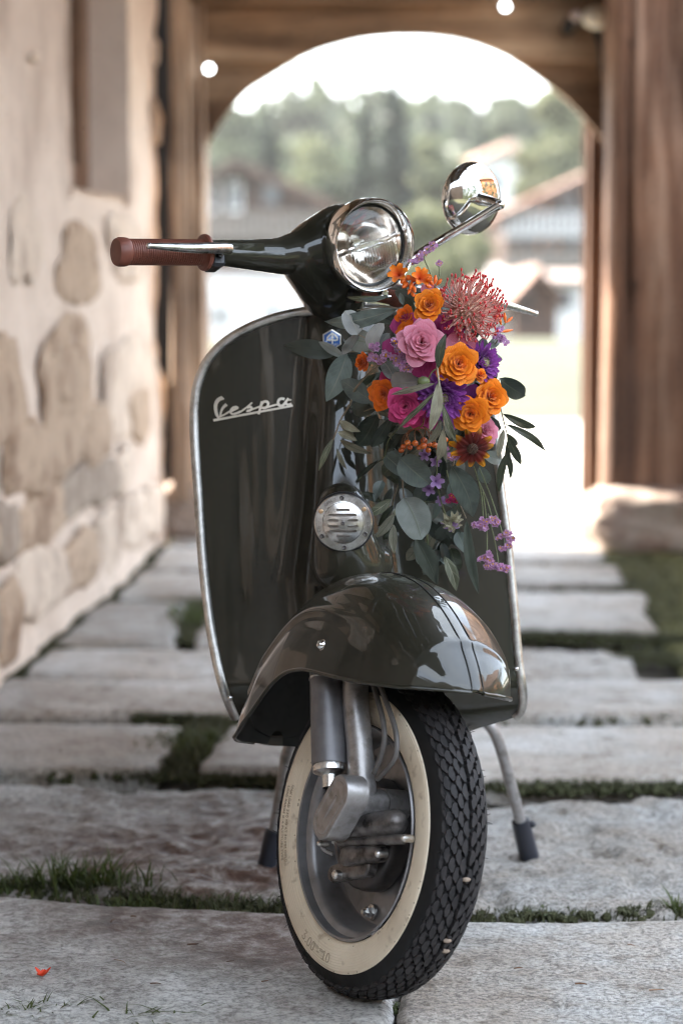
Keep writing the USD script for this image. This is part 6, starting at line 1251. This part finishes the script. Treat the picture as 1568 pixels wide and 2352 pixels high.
lw = np.random.default_rng(44); lt_ = thing('eucalyptus_sprig', fpos(980, 1130, .02), 'loose grey green leaves filling the hanging lower half of the bouquet', 'leaves')
for k in range(46):
    t_k = k / 46; px = 985 + lw.normal(0, 48 - 14 * t_k); py = 1035 + 250 * t_k + lw.normal(0, 14); b_ = lw.uniform(.55, 2.6); L = lw.uniform(44, 78)
    leaf(lt_, (px, py), (px + L * math.cos(b_) * .6, py + L * abs(math.sin(b_))), lw.uniform(18, 40), (E_, ED, EM, 'olive_dark', E_, ED)[k % 6], ob=lw.uniform(.02, .06), ot=lw.uniform(.0, .06), n=7, k=10, roll=lw.uniform(-.6, .6), shape=(1, 2, 1, 0)[k % 4])
obj('stem', tube([fpos(990, 1000, .05), fpos(975, 1120, .04), fpos(985, 1280, .03)], .0012, 6, n=12), 'green_stem', lt_)
# freesia: two orange open flowers and a chain of buds
fz = thing('freesia', fpos(935, 650, -.01), 'orange freesia with open flowers and buds in front of the headlight', 'flower')
U, T, uv = uvg(7, 8)
def trumpet(parent, px, py, rpx, d, m, seed, n=6, off=-.02, tube_len=1.2):
    c = fpos(px, py, off); X, Y, Z = basis(d); R = rpx / F_ * 3.2
    for k in range(n):
        a = k * 2 * PI / n + seed; dr = math.cos(a) * X + math.sin(a) * Y; sd = np.cross(Z, dr); w = R * .34
        P = c + (R * (.10 + .95 * T))[..., None] * dr + (R * (.55 * np.sin(T * 1.9) - .55))[..., None] * Z + (U * w * np.sin(PI * np.clip(.14 + .74 * T, 0, 1)) ** .7)[..., None] * sd + (.35 * w * U ** 2)[..., None] * Z
        v, f = grid(P); obj('petal', (v, f), m, parent, smooth=True, uv=uv)
    obj('flower_tube', lathe([(R * .16, -R * .45), (R * .12, -R * .9), (R * .07, -R * (1 + tube_len))], c, Z, 12), m, parent, smooth=True)
plainp = 'petal_orange'
trumpet(fz, 913, 626, 24, facing(-.25, .45), OR, .3); trumpet(fz, 968, 634, 24, facing(.35, .45), OR, .9)
for k, (px, py, r, dx, dy) in enumerate([(938, 637, 8, 3, -4), (950, 640, 8, 8, 1), (926, 645, 8, -4, 4), (930, 655, 7, -5, 5), (944, 655, 6, -2, 8), (950, 663, 6, 3, 7), (940, 668, 5, -3, 6), (947, 675, 4.5, 2, 5), (955, 680, 4, 3, 3), (958, 688, 3.5, 2, 4), (985, 640, 8, 6, -3)]):
    a, b = fpos(px - dx, py - dy, -.012), fpos(px + dx * 1.2, py + dy * 1.2, -.02); rr = r / F_ * 3.2
    v, f = tube([a, (a * .6 + b * .4), b], [rr * .45, rr, rr * .25], 10, n=8); obj('bud', (v, f), plain('bud_orange', (.70, .13, .01), .45) if k == 0 else 'bud_orange', fz, smooth=True)
obj('stem', tube([fpos(932, 640, -.005), fpos(945, 668, -.005), fpos(968, 700, .02), fpos(975, 730, .05)], .0013, 6, n=16), plain('stem_red', (.16, .05, .03), .5), fz, smooth=True)
bz = thing('freesia_buds', fpos(1175, 735, .02), 'small orange buds on a forked stem at the right of the pincushion flower', 'flower buds')
for a, b in (((1150, 745), (1145, 725)), ((1160, 742), (1158, 718)), ((1163, 740), (1176, 728)), ((1150, 762), (1176, 757)), ((1140, 720), (1146, 738))):
    p, q = fpos(*a, .02), fpos(*b, .01); obj('bud', tube([p, p * .45 + q * .55, q], [.001, .0024, .0011], 8, n=8), 'bud_orange', bz, smooth=True)
obj('stem', tube([fpos(1120, 790, .05), fpos(1148, 760, .03), fpos(1160, 742, .02)], .001, 6, n=10), 'green_stem', bz)
b2 = thing('freesia_buds', fpos(1000, 645, .0), 'few orange buds at the left edge of the pincushion flower', 'flower buds')
for a, b in (((995, 655), (985, 642)), ((998, 652), (1000, 632)), ((1002, 655), (1014, 640)), ((990, 660), (978, 655))):
    p, q = fpos(*a, .0), fpos(*b, -.01); obj('bud', tube([p, p * .4 + q * .6, q], [.001, .003, .0013], 8, n=8), 'bud_orange', b2, smooth=True)
obj('stem', tube([fpos(1000, 690, .04), fpos(998, 655, .0)], .001, 6, n=8), 'green_stem', b2)

# sea lavender: crinkled little cups in clusters
FL = []
for q in range(4):
    U_, T_ = np.meshgrid(np.linspace(0, 2 * PI, 26), np.linspace(0, 1, 5), indexing='ij'); rad = .10 + T_ * (.9 + .16 * np.sin(5 * U_ + q)) ; z = .9 * T_ ** .8 + .16 * np.sin(10 * U_ + q * 1.7) * T_ ** 2
    v, f = grid(np.stack([rad * np.cos(U_) * .8, rad * np.sin(U_) * .8, z - .5], -1)); FL.append((v, f, np.stack([U_.ravel() / 6.3, T_.ravel()], 1)))
def statice(label, spots, stem, off, seed, r0=6.2, m='petal_statice', eye=True, density=7, spread=9, dn=(-.1, .1)):
    r = np.random.default_rng(seed); t = thing('sea_lavender_sprig', fpos(*spots[0], off), label, 'flower')
    for s in stem: obj('stem', tube([fpos(a, b, o if abs(o) < 1 else off) for a, b, o in s], .0008, 5, n=16), 'green_stem', t, smooth=True)
    for (px, py) in spots:
        for k in range(density + 2):
            a = r.uniform(0, 2 * PI); rr = spread * math.sqrt(r.uniform(0, 1)); c = fpos(px + rr * math.cos(a) * 1.2, py + rr * math.sin(a) * .8, off - .006 * r.uniform(0, 1) + .004 * rr / spread); d = unit(facing(dn[0] + r.normal(0, .35), np.clip(dn[1] + r.normal(0, .35), -.8, .8))); X, Y, Z = basis(d); s = r0 / F_ * 3.2 * r.uniform(.95, 1.45)
            v, f, uv = FL[k % 4]; fl_ = obj('floret', (c + (v * s) @ np.array([X, Y, Z]), f), m, t, smooth=True, uv=uv)
            if eye and k % 2 == 0: obj('floret_eye', ball(c + Z * s * .05, s * .28, 1), 'yellow_eye', fl_)
    return t
statice('purple sea lavender spike beside the headlight below the mirror', [(950, 600), (962, 590), (972, 582), (985, 572), (995, 562), (960, 602), (1004, 605)], [[(1000, 680, .03), (985, 620, .02), (975, 585, .01), (998, 560, .01)], [(1000, 660, .03), (1010, 625, .01), (1004, 606, .01)]], .01, 1, 5.2, density=5, spread=8, dn=(.1, .3))
statice('purple sea lavender cluster left of the pale pink rose', [(862, 795), (856, 820), (872, 826), (885, 816), (905, 785), (918, 797), (926, 812), (905, 826), (935, 822), (918, 836), (932, 845), (943, 826)], [[(960, 850, .03), (900, 830, .0), (862, 812, -.01)], [(955, 830, .03), (915, 805, .0)]], -.03, 2, 7.2, density=6, spread=9)
statice('purple sea lavender at the right edge beside the pincushion flower', [(1146, 755), (1150, 775), (1158, 785), (1140, 772)], [[(1120, 810, .05), (1145, 775, .03), (1150, 750, .02)]], .02, 3, 5.5, density=5, spread=8, eye=False, dn=(.5, 0))
st_ = [(1088, 1070, .02), (1105, 1120, .0)]
statice('long stemmed sea lavender hanging lowest at the right edge of the leg shield', [(1095, 1205), (1110, 1196), (1128, 1194), (1112, 1210), (1140, 1200)], [[(1088, 1072, .02), (1104, 1130, .0), (1110, 1196, -.01)], [(1096, 1100, .02), (1118, 1150, .0), (1130, 1192, -.01)]], -.01, 4, 6., density=6, spread=8)
statice('sea lavender pair hanging over the right edge trim', [(1150, 1234), (1165, 1226), (1175, 1238), (1155, 1258), (1168, 1254)], [[(1100, 1075, .02), (1130, 1150, .0), (1155, 1230, -.01)], [(1140, 1180, .0), (1150, 1215, .0), (1160, 1254, -.01)]], -.01, 5, 5.6, density=5, spread=7)
statice('bottom cluster of sea lavender at the tip of the bouquet', [(1108, 1284), (1118, 1276), (1130, 1298), (1145, 1302), (1160, 1306), (1120, 1300), (1125, 1286)], [[(1108, 1130, .0), (1117, 1200, .0), (1118, 1270, -.01)], [(1120, 1180, .0), (1135, 1240, .0), (1145, 1298, -.01)]], -.01, 6, 6., density=6, spread=8)
statice('pink sea lavender bit in the middle of the hanging greenery', [(1042, 1142), (1050, 1150), (1034, 1148)], [[(1025, 1080, .02), (1040, 1140, -.02)]], -.03, 7, 5.6, m='petal_hot_pink', density=5, spread=7)
statice('pink and purple bits beside the berries left of the daisy', [(1035, 1045), (1020, 1032), (1045, 1052)], [[(1030, 1000, .03), (1035, 1045, .0)]], -.02, 8, 5.6, density=6, spread=8)
# delphinium
dp = thing('delphinium', fpos(1000, 1105, -.02), 'pale lilac delphinium flowers hanging below the berries', 'flower')
for k, (px, py, r, d) in enumerate([(1003, 1105, 18, (.2, .2)), (985, 1124, 16, (-.3, -.1)), (1000, 1060, 14, (.1, -.3)), (1012, 1150, 13, (-.2, -.1)), (975, 1045, 14, (-.3, .0))]):
    trumpet(dp, px, py, r, facing(*d), 'petal_lilac', k * .7, 5, -.02 if k < 2 else .0, .3)
obj('stem', tube([fpos(1000, 1010, .03), fpos(1003, 1060, .0), fpos(1005, 1120, -.01), fpos(1030, 1200, -.01)], .0011, 6, n=14), 'green_stem', dp)
# faded greenish flower
nz_ = thing('faded_flower', fpos(1040, 1205, -.04), 'pale greenish faded flower hanging above the mudguard', 'flower'); X, Y, Z = basis(facing(.1, -.35)); R = 30 / F_ * 3.2; c = fpos(1038, 1200, -.035)
r = np.random.default_rng(9)
for k in range(26):
    a = k * 2.39996; o = (k / 25) ** .7; dr = math.cos(a) * X + math.sin(a) * Y; sd = np.cross(Z, dr); w = R * .2; e = 1.3 - 1.25 * o + r.normal(0, .15); L = R * (.55 + .5 * o)
    P = c + (L * T * np.cos(e - .5 * T))[..., None] * dr + (L * T * np.sin(e - .5 * T) - .2 * R * o)[..., None] * Z + (U * w * np.sin(PI * np.clip(.2 + .78 * T, 0, 1)) ** .8 + .06 * R * np.sin(T * 8 + k))[..., None] * sd + (.6 * w * U ** 2)[..., None] * Z
    v, f = grid(P); obj('petal', (v, f), 'petal_pale_green' if k % 5 else 'petal_lilac', nz_, smooth=True, uv=uv)
# berries
by_ = thing('berry_sprig', fpos(960, 1000, .0), 'bunch of orange red berries on brown stalks under the hot pink rose', 'berries'); jn = [fpos(950, 985, .0), fpos(968, 978, .0)]
for k, (px, py, r) in enumerate([(936, 1017, 7.6), (926, 1026, 7.2), (921, 1034, 6.8), (953, 1018, 7.4), (941, 1028, 6.8), (973, 1012, 8.4), (972, 1024, 8), (985, 1020, 7), (993, 1008, 7.6), (998, 1022, 7), (962, 1028, 6.6), (983, 1034, 6.6), (1022, 1010, 7), (1008, 1030, 7.6), (1036, 1020, 7.)]):
    c = fpos(px, py, -.02 + .012 * (k % 3)); rr = r / F_ * 3.2; b_ = obj('berry', ball(c, rr, 3, (1, 1, .96)), 'berry', by_, smooth=True)
    obj('berry_end', ball(c + unit(V(.2, -.8, -.5)) * rr * .95, rr * .18, 1), 'berry_end', b_)
    if k < 10: obj('stalk', tube([c + V(0, 0, rr), (c + jn[k % 2]) / 2 + V((-.004 if px < 955 else .003), 0, .006), jn[k % 2]], .0007, 5, n=10), plain('stalk_brown', (.22, .09, .04), .6) if k == 0 else 'stalk_brown', by_, smooth=True)
obj('stem', tube([jn[0], jn[1], fpos(970, 940, .04)], .0011, 6, n=8), 'stalk_brown', by_)
